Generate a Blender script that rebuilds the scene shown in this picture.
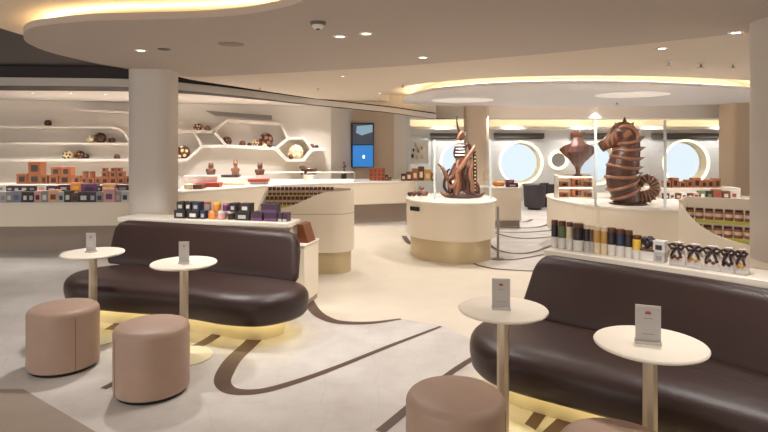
import bpy, bmesh, math, random
from mathutils import Vector, Matrix
random.seed(7)
sc = bpy.context.scene
for o in list(bpy.data.objects):
    bpy.data.objects.remove(o)
COL = sc.collection
PI = math.pi

# ------------------------------------------------------------------ camera, light, exposure
F, YH, HC = 570.0, 141.0, 1.70          # focal length in pixels, horizon row, eye height
cam_d = bpy.data.cameras.new('camera')
cam = bpy.data.objects.new('camera', cam_d)
COL.objects.link(cam)
cam.location = (0, 0, HC)
cam.rotation_euler = (PI / 2, 0, 0)
cam_d.sensor_width = 36
cam_d.lens = F / 768 * 36
cam_d.shift_y = -(216 - YH) / 768
cam_d.clip_start = 0.05
sc.camera = cam

world = bpy.data.worlds.new('sky')
sc.world = world
world.use_nodes = True
bgn = world.node_tree.nodes['Background']
bgn.inputs[0].default_value = (0.86, 0.94, 1.0, 1)
bgn.inputs[1].default_value = 0.58

sc.view_settings.view_transform = 'Standard'
sc.view_settings.look = 'None'
sc.view_settings.gamma = 1.0
sc.view_settings.use_curve_mapping = False
sc.view_settings.exposure = 0.8
sc.cycles.transparent_max_bounces = 32

WARM = (1.0, 0.80, 0.60)
NEUT = (1.0, 0.965, 0.93)
COVE = 7.0          # cove strips, emission strength
SPOT = 1.1          # factor on every ceiling spot


def spot(x, y, z, power, angle=95, blend=0.8, col=NEUT, radius=0.05, aim=None):
    d = bpy.data.lights.new('spot_lamp', 'SPOT')
    d.energy = power * SPOT
    d.spot_size = math.radians(angle)
    d.spot_blend = blend
    d.color = col
    d.shadow_soft_size = radius
    o = bpy.data.objects.new('spot_lamp', d)
    COL.objects.link(o)
    o.location = (x, y, z)
    if aim:
        v = Vector(aim) - Vector((x, y, z))
        o.rotation_euler = v.to_track_quat('-Z', 'Y').to_euler()
    return o



def area(loc, aim, sx, sy, power, col):
    d = bpy.data.lights.new('fill_light', 'AREA')
    d.shape = 'RECTANGLE'
    d.size, d.size_y = sx, sy
    d.energy = power
    d.color = col
    o = bpy.data.objects.new('fill_light', d)
    COL.objects.link(o)
    o.location = loc
    o.rotation_euler = (Vector(aim) - Vector(loc)).to_track_quat('-Z', 'Y').to_euler()
    return o


# large unseen area lights added as ambient fill, behind and beside the camera
area((-3.0, -2.9, 1.3), (-2.0, 6, 1.5), 9, 2.2, 135, (1.0, 0.97, 0.94))
area((11.8, 5.5, 1.3), (0, 7, 1.6), 12, 2.0, 140, (1.0, 0.97, 0.95))
area((-9.8, 3.0, 1.3), (0, 6, 1.6), 9, 2.0, 60, (1.0, 0.97, 0.93))

# ------------------------------------------------------------------ pixel -> world
def G(px, py, h=0.0):
    """point at height h seen at a pixel"""
    z = F * (HC - h) / (py - YH)
    return ((px - 384) * z / F, z)


def D(px, py, dist):
    return ((px - 384) * dist / F, dist, HC - (py - YH) * dist / F)


# ------------------------------------------------------------------ materials
def lin(c):
    r = []
    for v in c:
        v /= 255.0
        r.append(v / 12.92 if v <= 0.04045 else ((v + 0.055) / 1.055) ** 2.4)
    return (*r, 1.0)


MATS = {}


def mat(name, rgb, rough=0.5, metal=0.0, noise=0.0, nscale=8.0, bump=0.0, bscale=60.0, coat=0.0, emit=0.0, ecol=None, spec=0.5):
    if name in MATS:
        return MATS[name]
    m = bpy.data.materials.new(name)
    m.use_nodes = True
    nt = m.node_tree
    b = nt.nodes['Principled BSDF']
    b.inputs['Base Color'].default_value = lin(rgb)
    b.inputs['Roughness'].default_value = rough
    b.inputs['Metallic'].default_value = metal
    b.inputs['Specular IOR Level'].default_value = spec
    b.inputs['Coat Weight'].default_value = coat
    tc = nt.nodes.new('ShaderNodeTexCoord')
    if noise > 0:
        n = nt.nodes.new('ShaderNodeTexNoise')
        n.inputs['Scale'].default_value = nscale
        n.inputs['Detail'].default_value = 4
        mx = nt.nodes.new('ShaderNodeMix')
        mx.data_type = 'RGBA'
        mx.inputs['A'].default_value = lin([max(0, c * (1 - noise)) for c in rgb])
        mx.inputs['B'].default_value = lin([min(255, c * (1 + noise)) for c in rgb])
        nt.links.new(tc.outputs['Object'], n.inputs['Vector'])
        nt.links.new(n.outputs['Fac'], mx.inputs['Factor'])
        nt.links.new(mx.outputs['Result'], b.inputs['Base Color'])
    if bump > 0:
        n2 = nt.nodes.new('ShaderNodeTexNoise')
        n2.inputs['Scale'].default_value = bscale
        bp = nt.nodes.new('ShaderNodeBump')
        bp.inputs['Strength'].default_value = bump
        bp.inputs['Distance'].default_value = 0.01
        nt.links.new(tc.outputs['Object'], n2.inputs['Vector'])
        nt.links.new(n2.outputs['Fac'], bp.inputs['Height'])
        nt.links.new(bp.outputs['Normal'], b.inputs['Normal'])
    if emit > 0:
        b.inputs['Emission Color'].default_value = lin(ecol or rgb)
        b.inputs['Emission Strength'].default_value = emit
    MATS[name] = m
    return m


def glass_mat(name, tint=(1, 1, 1), gloss=0.10, haze=0.0):
    m = bpy.data.materials.new(name)
    m.use_nodes = True
    nt = m.node_tree
    nt.nodes.clear()
    out = nt.nodes.new('ShaderNodeOutputMaterial')
    tr = nt.nodes.new('ShaderNodeBsdfTransparent')
    tr.inputs[0].default_value = (*tint, 1)
    gl = nt.nodes.new('ShaderNodeBsdfGlossy')
    gl.inputs['Roughness'].default_value = 0.02
    lw0 = nt.nodes.new('ShaderNodeLayerWeight')
    lw0.inputs['Blend'].default_value = 0.12
    lw = nt.nodes.new('ShaderNodeMath')
    lw.operation = 'MULTIPLY'
    lw.inputs[1].default_value = 0.5
    nt.links.new(lw0.outputs['Facing'], lw.inputs[0])
    mx = nt.nodes.new('ShaderNodeMixShader')
    nt.links.new(lw.outputs[0], mx.inputs[0])
    nt.links.new(tr.outputs[0], mx.inputs[1])
    nt.links.new(gl.outputs[0], mx.inputs[2])
    last = mx
    if haze > 0:
        df = nt.nodes.new('ShaderNodeBsdfDiffuse')
        df.inputs[0].default_value = (0.9, 0.93, 0.95, 1)
        m2 = nt.nodes.new('ShaderNodeMixShader')
        m2.inputs[0].default_value = haze
        nt.links.new(mx.outputs[0], m2.inputs[1])
        nt.links.new(df.outputs[0], m2.inputs[2])
        last = m2
    nt.links.new(last.outputs[0], out.inputs[0])
    MATS[name] = m
    return m


def floor_mat():
    m = bpy.data.materials.new('cellular stone floor')
    m.use_nodes = True
    nt = m.node_tree
    b = nt.nodes['Principled BSDF']
    b.inputs['Roughness'].default_value = 0.42
    b.inputs['Specular IOR Level'].default_value = 0.35
    tc = nt.nodes.new('ShaderNodeTexCoord')
    n = nt.nodes.new('ShaderNodeTexNoise')
    n.inputs['Scale'].default_value = 1.6
    n.inputs['Detail'].default_value = 7
    n.inputs['Roughness'].default_value = 0.65
    v = nt.nodes.new('ShaderNodeTexVoronoi')
    v.feature = 'DISTANCE_TO_EDGE'
    v.inputs['Scale'].default_value = 3.2
    v.inputs['Randomness'].default_value = 0.45
    r = nt.nodes.new('ShaderNodeMapRange')
    r.inputs['From Min'].default_value = 0.0
    r.inputs['From Max'].default_value = 0.025
    r.inputs['To Min'].default_value = 0.93
    r.inputs['To Max'].default_value = 1.0
    cr = nt.nodes.new('ShaderNodeValToRGB')
    cr.color_ramp.elements[0].position = 0.3
    cr.color_ramp.elements[0].color = lin((186, 178, 172))
    cr.color_ramp.elements[1].position = 0.7
    cr.color_ramp.elements[1].color = lin((212, 206, 200))
    mu = nt.nodes.new('ShaderNodeMix')
    mu.data_type = 'RGBA'
    mu.blend_type = 'MULTIPLY'
    mu.inputs['Factor'].default_value = 1
    nt.links.new(tc.outputs['Object'], n.inputs['Vector'])
    nt.links.new(tc.outputs['Object'], v.inputs['Vector'])
    nt.links.new(n.outputs['Fac'], cr.inputs['Fac'])
    nt.links.new(v.outputs['Distance'], r.inputs['Value'])
    nt.links.new(cr.outputs['Color'], mu.inputs['A'])
    nt.links.new(r.outputs['Result'], mu.inputs['B'])
    nt.links.new(mu.outputs['Result'], b.inputs['Base Color'])
    return m


M_floor = floor_mat()
M_tile = mat('tan stone tile', (152, 136, 122), 0.5, noise=0.06, nscale=5)
M_inlay = mat('dark brown inlay', (84, 60, 52), 0.45, noise=0.08)
M_ceil = mat('beige ceiling paint', (214, 200, 182), 0.85)
M_canopy = mat('taupe ceiling paint', (188, 174, 162), 0.85)
M_disc = mat('cool white ceiling paint', (222, 218, 216), 0.8)
M_dark = mat('dark brown ceiling lacquer', (46, 36, 32), 0.6)
M_white = mat('white wall paint', (226, 218, 208), 0.7)
M_shopceil = mat('white ceiling paint', (226, 218, 210), 0.8)
M_wallgrey = mat('grey white wall', (216, 216, 214), 0.7)
M_col = mat('column paint', (208, 199, 189), 0.5)
M_wood = mat('brown wood', (116, 68, 40), 0.45, noise=0.12, nscale=20)
M_beigewall = mat('beige wall panel', (205, 184, 160), 0.6)
M_leather = mat('dark brown leather', (56, 38, 34), 0.40, bump=0.12, bscale=160, noise=0.05, nscale=4, spec=0.42)
M_seam = mat('leather seam', (48, 34, 31), 0.6)
M_taupe = mat('taupe leather', (172, 144, 127), 0.45, bump=0.10, bscale=150, noise=0.03)
M_taupe_d = mat('taupe stitch', (112, 86, 74), 0.6)
M_cream = mat('cream lacquer', (236, 226, 210), 0.32)
M_panel = mat('cream cabinet panel', (238, 225, 204), 0.35)
M_champ = mat('champagne metal', (210, 195, 172), 0.35, metal=0.5)
M_bronze = mat('bronze plinth', (204, 186, 150), 0.42, metal=0.45)
M_gold = mat('pale gold plinth', (226, 214, 180), 0.5, metal=0.0)
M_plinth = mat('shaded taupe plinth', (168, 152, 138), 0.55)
M_top = mat('counter top white', (236, 228, 216), 0.25)
M_led = mat('warm led strip', (255, 226, 160), emit=COVE, ecol=(255, 228, 178))
M_led2 = mat('under seat led', (255, 232, 150), emit=3.2, ecol=(255, 232, 165))
M_lamp = mat('lamp lens', (255, 240, 220), emit=9.0, ecol=(255, 238, 214))
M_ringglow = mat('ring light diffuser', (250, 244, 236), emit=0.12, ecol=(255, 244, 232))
M_metal = mat('brushed steel', (150, 146, 140), 0.3, metal=0.9)
M_black = mat('black plastic', (26, 24, 24), 0.4)
M_grey = mat('grey plastic', (110, 104, 100), 0.5)
M_choc = mat('milk chocolate', (100, 60, 42), 0.36, noise=0.16, nscale=9, coat=0.15)
M_chocd = mat('dark chocolate', (64, 36, 26), 0.35, noise=0.15, nscale=9, coat=0.2)
M_choch = mat('pale brushed chocolate', (138, 94, 70), 0.36, noise=0.12, nscale=9, coat=0.15)
M_chocm = mat('mid dark chocolate', (78, 47, 35), 0.4, noise=0.22, nscale=14, bump=0.5, bscale=26)
M_ivory = mat('white chocolate', (236, 216, 164), 0.4)
M_copper = mat('copper orange box card', (150, 92, 58), 0.45, noise=0.05)
M_boxwin = mat('dark box window', (52, 36, 28), 0.25)
M_glass = glass_mat('clear glass')
M_pane = glass_mat('porthole pane', (0.97, 0.99, 1.0))
M_edge = mat('glass edge', (214, 222, 222), 0.2)
M_acryl = mat('frosted acrylic', (210, 204, 198), 0.2)
M_card = mat('menu card paper', (192, 186, 182), 0.6)
M_red = mat('red print', (176, 70, 62), 0.6)
M_ink = mat('grey print', (120, 112, 108), 0.6)
M_tub = mat('charcoal upholstery', (62, 56, 58), 0.7, noise=0.08)
M_reveal = mat('porthole reveal cream', (238, 226, 196), 0.5)
M_ringlit = mat('lit porthole rim', (255, 244, 214), emit=0.9, ecol=(255, 240, 205))
M_blind = mat('dark blind cassette', (92, 86, 82), 0.6)
M_lip = mat('yellow green shelf lip', (206, 204, 92), 0.4)

# ------------------------------------------------------------------ mesh builder


class MB:
    def __init__(self):
        self.v, self.f = [], []

    def add(self, vs, fs):
        n = len(self.v)
        self.v += [tuple(p) for p in vs]
        self.f += [tuple(i + n for i in f) for f in fs]
        return self

    def box(self, cx, cy, z0, sx, sy, sz, rz=0.0):
        c, s = math.cos(rz), math.sin(rz)
        vs = []
        for z in (z0, z0 + sz):
            for dx, dy in ((-1, -1), (1, -1), (1, 1), (-1, 1)):
                x, y = dx * sx / 2, dy * sy / 2
                vs.append((cx + x * c - y * s, cy + x * s + y * c, z))
        return self.add(vs, [(3, 2, 1, 0), (4, 5, 6, 7), (0, 1, 5, 4), (1, 2, 6, 5), (2, 3, 7, 6), (3, 0, 4, 7)])

    def rings(self, rings, cap0=True, cap1=True, closed=True):
        n = len(rings[0])
        vs = [p for r in rings for p in r]
        fs = []
        for i in range(len(rings) - 1):
            for j in range(n if closed else n - 1):
                k = (j + 1) % n
                fs.append((i * n + j, i * n + k, (i + 1) * n + k, (i + 1) * n + j))
        if cap0:
            fs.append(tuple(reversed(range(n))))
        if cap1:
            fs.append(tuple(range((len(rings) - 1) * n, len(rings) * n)))
        return self.add(vs, fs)

    def lathe(self, prof, cx=0, cy=0, n=32):
        rings = [[(cx + r * math.cos(2 * PI * k / n), cy + r * math.sin(2 * PI * k / n), z) for k in range(n)] for r, z in prof]
        return self.rings(rings)

    def ball(self, c, r, n=14, sx=1, sy=1, sz=1):
        rings = []
        m = max(6, n // 2)
        for i in range(m + 1):
            a = -PI / 2 + PI * (i + 0.02) / (m + 0.04)
            rr = math.cos(a)
            rings.append([(c[0] + r * sx * rr * math.cos(2 * PI * k / n), c[1] + r * sy * rr * math.sin(2 * PI * k / n), c[2] + r * sz * math.sin(a)) for k in range(n)])
        return self.rings(rings)

    def tube(self, pts, radii, n=12, flat=1.0):
        """round tube through points; radii a number or a list; flat squeezes it along y"""
        P = [Vector(p) for p in pts]
        if not isinstance(radii, (list, tuple)):
            radii = [radii] * len(P)
        rings = []
        up = None
        for i, p in enumerate(P):
            t = (P[min(i + 1, len(P) - 1)] - P[max(i - 1, 0)]).normalized()
            if up is None:
                up = Vector((0, 1, 0)) if abs(t.y) < 0.9 else Vector((1, 0, 0))
            u = (up - t * up.dot(t)).normalized()
            w = t.cross(u)
            up = u
            rings.append([tuple(p + (u * math.cos(2 * PI * k / n) * flat + w * math.sin(2 * PI * k / n)) * radii[i]) for k in range(n)])
        return self.rings(rings)

    def prism(self, outline, z0, z1):
        return self.rings([[(x, y, z0) for x, y in outline], [(x, y, z1) for x, y in outline]])

    def build(self, name, m, parent=None, smooth=True, bevel=0.0, loc=None, rz=0.0, segs=3, mats=None):
        me = bpy.data.meshes.new(name)
        me.from_pydata(self.v, [], self.f)
        bm = bmesh.new()
        bm.from_mesh(me)
        bmesh.ops.recalc_face_normals(bm, faces=bm.faces)
        if smooth:
            for f in bm.faces:
                f.smooth = True
            for e in bm.edges:
                if len(e.link_faces) == 2 and e.calc_face_angle(0) > math.radians(38):
                    e.smooth = False
        bm.to_mesh(me)
        bm.free()
        me.materials.append(m)
        o = bpy.data.objects.new(name, me)
        COL.objects.link(o)
        if parent is not None:
            o.parent = parent
        if loc:
            o.location = loc
        o.rotation_euler.z = rz
        if bevel > 0:
            b = o.modifiers.new('bevel', 'BEVEL')
            b.width = bevel
            b.segments = segs
            b.limit_method = 'ANGLE'
            b.angle_limit = math.radians(40)
        return o


def tag(o, label, cat, group=None):
    o['label'] = label
    o['category'] = cat
    if group:
        o['group'] = group
    return o


def thing(name, label, cat, loc=(0, 0, 0), rz=0.0, group=None):
    o = bpy.data.objects.new(name, None)
    COL.objects.link(o)
    o.empty_display_size = 0.05
    o.location = loc
    o.rotation_euler.z = rz
    return tag(o, label, cat, group)


def structure(o):
    o['kind'] = 'structure'
    return o


def smooth_closed(pts, per=8):
    out = []
    n = len(pts)
    for i in range(n):
        p0, p1, p2, p3 = (Vector(pts[(i + k - 1) % n]) for k in range(4))
        for j in range(per):
            t = j / per
            q = 0.5 * ((2 * p1) + (-p0 + p2) * t + (2 * p0 - 5 * p1 + 4 * p2 - p3) * t * t + (-p0 + 3 * p1 - 3 * p2 + p3) * t ** 3)
            out.append(tuple(q))
    return out


def smooth_open(pts, per=8):
    out = []
    n = len(pts)
    for i in range(n - 1):
        p0, p1, p2, p3 = (Vector(pts[min(max(i + k - 1, 0), n - 1)]) for k in range(4))
        for j in range(per):
            t = j / per
            q = 0.5 * ((2 * p1) + (-p0 + p2) * t + (2 * p0 - 5 * p1 + 4 * p2 - p3) * t * t + (-p0 + 3 * p1 - 3 * p2 + p3) * t ** 3)
            out.append(tuple(q))
    out.append(tuple(pts[-1]))
    return out


def ccw(o):
    a = sum(o[i][0] * o[(i + 1) % len(o)][1] - o[(i + 1) % len(o)][0] * o[i][1] for i in range(len(o)))
    return o if a > 0 else list(reversed(o))


def offset(o, d):
    """move a ccw outline outwards by d"""
    o = ccw(o)
    n = len(o)
    out = []
    for i in range(n):
        a, b, c = Vector(o[i - 1]), Vector(o[i]), Vector(o[(i + 1) % n])
        t = (c - a).normalized()
        out.append((b.x + t.y * d, b.y - t.x * d))
    return out


def slab(outline, prof, shift=None):
    """stack of offset outlines: prof = [(offset, z, lean)]"""
    m = MB()
    rings = []
    for p in prof:
        d, z = p[0], p[1]
        s = p[2] if len(p) > 2 else 0.0
        q = offset(outline, d)
        sx, sy = (shift[0] * s, shift[1] * s) if shift else (0, 0)
        rings.append([(x + sx, y + sy, z) for x, y in q])
    return m.rings(rings)


def round_prof(z0, z1, r0, r1, k=5, extra=0.0):
    """offset profile with rounded lower (r0) and upper (r1) edges"""
    p = []
    if r0 > 0:
        for i in range(k + 1):
            a = PI / 2 * i / k
            p.append((-r0 * (1 - math.sin(a)) + extra, z0 + r0 * (1 - math.cos(a))))
    else:
        p.append((extra, z0))
    if r1 > 0:
        for i in range(k + 1):
            a = PI / 2 * i / k
            p.append((-r1 * (1 - math.cos(a)) + extra, z1 - r1 * (1 - math.sin(a))))
    else:
        p.append((extra, z1))
    return p


def rrect(cx, cy, sx, sy, r, rz=0.0, k=6):
    out = []
    for qx, qy, a0 in ((1, -1, -PI / 2), (1, 1, 0), (-1, 1, PI / 2), (-1, -1, PI)):
        for i in range(k + 1):
            a = a0 + PI / 2 * i / k
            out.append((qx * (sx / 2 - r) + r * math.cos(a), qy * (sy / 2 - r) + r * math.sin(a)))
    c, s = math.cos(rz), math.sin(rz)
    return [(cx + x * c - y * s, cy + x * s + y * c) for x, y in out]


def ribbon(pts, widths):
    """flat strip outline following pts with varying widths"""
    P = [Vector(p) for p in pts]
    L, R = [], []
    for i, p in enumerate(P):
        t = (P[min(i + 1, len(P) - 1)] - P[max(i - 1, 0)]).normalized()
        n = Vector((-t.y, t.x))
        L.append(p + n * widths[i] / 2)
        R.append(p - n * widths[i] / 2)
    return L, R


# ================================================================== THE SETTING
# floor
fl = structure(MB().box(1, 7.5, -0.1, 22, 21, 0.1).build('floor', M_floor, smooth=False))


def stripe(px, wid, n=[0]):
    pts = [G(x, y) for x, y in px]
    S = smooth_open(pts, 8)
    k = len(px)
    W = []
    for i in range(len(S)):
        t = i / (len(S) - 1) * (k - 1)
        a = int(min(t, k - 2))
        W.append(wid[a] + (wid[a + 1] - wid[a]) * (t - a))
    L, R = ribbon(S, [q * 1.12 for q in W])
    m = MB()
    z = 0.0015 + 0.0002 * n[0]
    n[0] += 1
    q = len(L)
    m.add([(p.x, p.y, z) for p in L] + [(p.x, p.y, z) for p in R], [(i, i + 1, q + i + 1, q + i) for i in range(q - 1)])
    return m.build('inlay_stripe', M_inlay, fl, smooth=False)


stripe([(264, 330), (249, 345), (234, 359), (225, 373), (223, 384), (234, 391.5), (262, 391), (300, 380.5), (340, 366), (390, 346), (441, 326.5)],
       [.12, .12, .12, .12, .10, .085, .07, .06, .05, .045, .03])
stripe([(308, 300), (315, 311), (325, 318), (340, 322.5), (370, 323), (401, 319)], [.10, .10, .10, .09, .07, .03])
stripe([(474, 358), (448, 375), (404, 412), (380, 432)], [.05, .05, .06, .06])
stripe([(222, 331), (200, 345), (150, 366), (103, 389)], [.09, .09, .07, .05])
stripe([(122, 322), (100, 335)], [.09, .07])
stripe([(520, 440), (534, 422), (544, 408)], [.07, .07, .07])
stripe([(548, 440), (568, 421), (584, 407)], [.11, .11, .11])
for px, w in (([(497, 227), (529, 228), (548, 224.5), (550, 219.5)], .07), ([(495, 232), (525, 232.5), (556, 230)], .06),
              ([(495, 233), (510, 237), (529, 238.5), (556, 236.5)], .06), ([(488, 243), (497, 250), (515, 253.5), (534, 252), (556, 244)], .055),
              ([(480, 258), (500, 259.5), (520, 259), (556, 252)], .05), ([(466, 260), (480, 266), (500, 269.5), (540, 271.5)], .045),
              ([(505, 222), (525, 222), (532, 219.5)], .07), ([(404, 236), (409, 243), (420, 247)], .08), ([(421, 253), (427, 257), (440, 258)], .07)):
    stripe(px, [w] * len(px))
wk = [G(x, y) for x, y in ((290, 290), (308, 300), (325, 318), (340, 322.5), (370, 323), (401, 319), (441, 326), (480, 343), (530, 300), (545, 272), (500, 269.5), (480, 266), (466, 260), (440, 258), (421, 253), (404, 240), (404, 228), (360, 224), (320, 240))]
MB().prism(wk, -.01, .0007).build('cream_walkway', mat('cream stone walkway', (214, 202, 184), .4, noise=.04, nscale=3), fl, smooth=False)
tp = [G(-70, 389), G(23, 389), G(140, 458), (-1.0, 2.2), (-4.5, 2.2)]
MB().prism(tp, -0.01, 0.001).build('tan_tile_area', M_tile, fl, smooth=False)

# enclosing walls
structure(MB().box(1, -3.05, 0, 22, 0.1, 2.8).build('wall_back', M_white, smooth=False))
structure(MB().box(-10.05, 7.5, 0, 0.1, 21, 2.8).build('wall_left', M_white, smooth=False))
structure(MB().box(12.05, 7.5, 0, 0.1, 21, 2.8).build('wall_right', M_wallgrey, smooth=False))

# ceilings
H_UP, H_FAR, H_CAN, H_DISC, H_FAS = 2.68, 2.60, 2.53, 2.53, 2.48
structure(MB().box(1, 7.5, 2.76, 22, 21, 0.08).build('ceiling_dark', M_dark, smooth=False))


def C(px, py, h):
    z = F * (h - HC) / (YH - py)
    return ((px - 384) * z / F, z)


def filled(outer, inner, z, th, name, m):
    """flat plate with an optional hole"""
    bm = bmesh.new()
    es = []
    for lp in (outer, inner):
        if not lp:
            continue
        vs = [bm.verts.new((x, y, z)) for x, y in lp]
        for k in range(len(vs)):
            es.append(bm.edges.new((vs[k], vs[(k + 1) % len(vs)])))
    bmesh.ops.triangle_fill(bm, use_beauty=True, edges=es)
    me = bpy.data.meshes.new(name)
    bm.to_mesh(me)
    bm.free()
    me.materials.append(m)
    o = bpy.data.objects.new(name, me)
    COL.objects.link(o)
    if th:
        sm = o.modifiers.new('solid', 'SOLIDIFY')
        sm.thickness = th
        sm.offset = 0
    return structure(o)


disc_pts = [(0.38, 11.86), (.63, 9.96), (1.3, 8.84), (2.25, 8.35), (3.44, 8.33), (4.86, 8.75), (6.2, 9.5), (7.4, 10.9), (7.7, 12.4), (6.5, 13.5), (4, 13.7), (1.8, 13.6), (.7, 13.0)]
disc = ccw(smooth_closed(disc_pts, 6))
hole = offset(disc, .50)
near_edge = smooth_open([(-3.6, -3), (-3.3, 2), (-3.3, 4.9), (-3.34, 5.4)], 5)
filled(near_edge + [(-2.6, 6.0), (-1, 5.6), (1.5, 4.3), (3.2, 3.2), (12, 3.2), (12, -3)], None, H_UP, .02, 'ceiling_near', M_ceil)
far_edge = smooth_open([(-2.5, 6.7), (-2.86, 8.0), (-2.35, 9.6), (-1.68, 11.4), (-.7, 14.2), (.18, 16.5)], 5)
filled(far_edge + [(12, 16.5), (12, 3.1), (3.3, 3.1), (2.6, 4.1), (1.5, 5.0), (0, 5.9)], hole, H_FAR, .01, 'ceiling_far', M_ceil)
rc = MB()
rc.rings([[(x, y, H_FAR - .004) for x, y in hole], [(x, y, 2.75) for x, y in hole]], False, True)
structure(rc.build('ceiling_recess', M_ceil, smooth=False))

can_pts = [(-2.84, 4.49), (-3.04, 4.89), (-3.13, 5.51), (-2.98, 6.5), (-2.54, 7.35), (-1.67, 7.12), (0.07, 6.37), (1.33, 5.57), (2.07, 4.99), (2.8, 4.36),
           (3.5, 3.7), (3.7, 2.8), (2.6, 2.1), (1.0, 2.35), (-.2, 3.1), (-0.58, 3.50), (-0.88, 3.72), (-1.25, 3.85), (-1.68, 3.90), (-2.02, 3.94), (-2.38, 4.07), (-2.62, 4.21)]
can = ccw(smooth_closed(can_pts, 5))
canopy = structure(slab(can, [(0, H_CAN), (0.0, H_CAN + 0.05)]).build('ceiling_canopy', M_canopy))
structure(slab(can, [(-0.42, H_CAN + 0.05), (-0.42, H_UP + 0.01)]).build('ceiling_canopy_core', M_canopy))


def led_ring(outline, o0, o1, z0, z1, m, parent, name='led_strip'):
    a, b = offset(outline, o0), offset(outline, o1)
    mb = MB()
    mb.rings([[(x, y, z0) for x, y in a], [(x, y, z1) for x, y in a], [(x, y, z1) for x, y in b], [(x, y, z0) for x, y in b], [(x, y, z0) for x, y in a]], False, False)
    return mb.build(name, m, parent, smooth=False)


led_ring(can, -0.16, -0.22, H_CAN + 0.056, H_CAN + 0.075, M_led, canopy)

dsc = structure(slab(disc, [(0, H_DISC), (0, H_DISC + 0.05)]).build('ceiling_disc', M_disc))
structure(slab(disc, [(-0.45, H_DISC + 0.045), (-0.45, 2.76)]).build('ceiling_disc_core', M_disc))
led_ring(disc, -0.14, -0.22, H_DISC + 0.051, H_DISC + 0.075, mat('disc led strip', (255, 232, 190), emit=5.0, ecol=(255, 234, 192)), dsc)
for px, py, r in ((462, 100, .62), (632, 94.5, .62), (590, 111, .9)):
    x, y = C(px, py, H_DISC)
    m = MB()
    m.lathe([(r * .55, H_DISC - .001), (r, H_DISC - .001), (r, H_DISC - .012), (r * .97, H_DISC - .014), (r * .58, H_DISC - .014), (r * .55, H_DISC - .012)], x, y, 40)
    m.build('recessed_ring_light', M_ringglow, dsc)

# fascia over the shop, its dark soffit and the white shop ceiling
fpx = [(-60, 85, 90.5, 0), (0, 85.5, 90.5, 0), (128, 87, 91.5, 0), (190, 91, 94, 0), (250, 97, 99, 0), (300, 103, 104.3, 0),
       (330, 106.2, 107.2, 12.3), (350, 108.3, 109.2, 12.6), (390, 112.5, 113.2, 13.0), (415, 116, 116.6, 13.2), (436, 119, 119.5, 13.3)]


def fpt(px, py, pr, zz):
    h = HC - (py - YH) * zz / F if zz else H_FAS
    a, b = C(px, py, h), C(px, pr, h)
    return (a[0], a[1], h), (b[0], b[1], h)


fas = smooth_open([fpt(*q)[0] for q in fpx], 6)
rear = smooth_open([fpt(*q)[1] for q in fpx], 6)
n = len(fas)
m = MB()
m.rings([[(x, y, z) for x, y, z in fas], [(x, y, z + .115) for x, y, z in fas], [(x, y + .05, z + .12) for x, y, z in fas]], False, False, closed=False)
structure(m.build('trim_1', M_col))
m = MB()
m.rings([[(x, y + .05, z + .118) for x, y, z in fas], [(x, y + .05, 2.78 if k < 30 else z + .145) for k, (x, y, z) in enumerate(fas)]], False, False, closed=False)
structure(m.build('trim_6', M_dark))
m = MB()
m.rings([[(x, y + .05, z + .145) for x, y, z in fas[30:]], [(x, y + .05, 2.78) for x, y, z in fas[30:]]], False, False, closed=False)
structure(m.build('trim_7', M_ceil))
m = MB()
m.add([(x, y, z) for x, y, z in fas] + [(x, y, z) for x, y, z in rear], [(i, i + 1, n + i + 1, n + i) for i in range(n - 1)])
structure(m.build('trim_2', M_dark, smooth=False))
m = MB()
far = [(-10, 17, H_FAS)] * (n // 2) + [(3.0, 17, H_FAS - .1)] * (n - n // 2)
m.add([(x, y, z + .001) for x, y, z in rear] + far, [(i, i + 1, n + i + 1, n + i) for i in range(n - 1)])
m.add([(fas[0][0], fas[0][1], H_FAS + .001), (rear[0][0], rear[0][1], H_FAS + .001), (-10, 17, H_FAS + .001), (-10, 7, H_FAS + .001)], [(0, 1, 2, 3)])
structure(m.build('ceiling_shop', M_shopceil, smooth=False))

# shop wall (slanting), with shelf cells
WA, WB = Vector((-7.5, 10.7)), Vector((-1.2, 12.9))
WD = (WB - WA).normalized()
WN = Vector((WD.y, -WD.x))               # towards the room


def W(px, py, off=0.0):
    """point on the plane parallel to the shop wall, off metres into the room"""
    k = (px - 384) / F
    a = WA + WN * off
    t = (k * a.y - a.x) / (WD.x - k * WD.y)
    p = a + WD * t
    return Vector((p.x, p.y, HC - (py - YH) * p.y / F))


def wall_seg(name, a, b, z0, z1, th, m):
    a, b = Vector(a), Vector(b)
    d = (b - a)
    c = (a + b) / 2
    nrm = Vector((-d.y, d.x)).normalized()
    c = c + nrm * th / 2
    return structure(MB().box(c.x, c.y, z0, d.length, th, z1 - z0, math.atan2(d.y, d.x)).build(name, m, smooth=False))


wall_seg('wall_shop', WA - WD * 2.6, WB, 0, 2.48, 0.15, M_white)
wall_seg('wall_screen', (-1.6, 14.2), (0.25, 14.2), 0, 2.48, 0.15, M_beigewall)
wall_seg('wall_shop_return', WB, (-.80, 14.2), 0, 2.48, 0.1, M_white)
wall_seg('wall_partition', (0.25, 14.2), (0.55, 14.2), 0, 2.48, 0.3, M_white)


def shelf_strip(pts_px, th, depth=0.30, parent=None, name='shelf_board'):
    """a board bent along a pixel polyline on the shop wall, standing out from it"""
    P = [W(x, y, depth) for x, y in pts_px]
    front = []
    for p in P:
        s = (Vector((p.x, p.y)) - WA).dot(WD)
        front.append(Vector((s, p.z)))
    L, R = ribbon(front, [th * 1.35] * len(front))

    def w3(q, off):
        b = WA + WD * q.x + WN * off
        return (b.x, b.y, q.y)
    rings = [[w3(L[i], 0.005), w3(L[i], depth), w3(R[i], depth), w3(R[i], 0.005)] for i in range(len(P))]
    return MB().rings(rings).build(name, M_white, parent, smooth=False)


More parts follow.
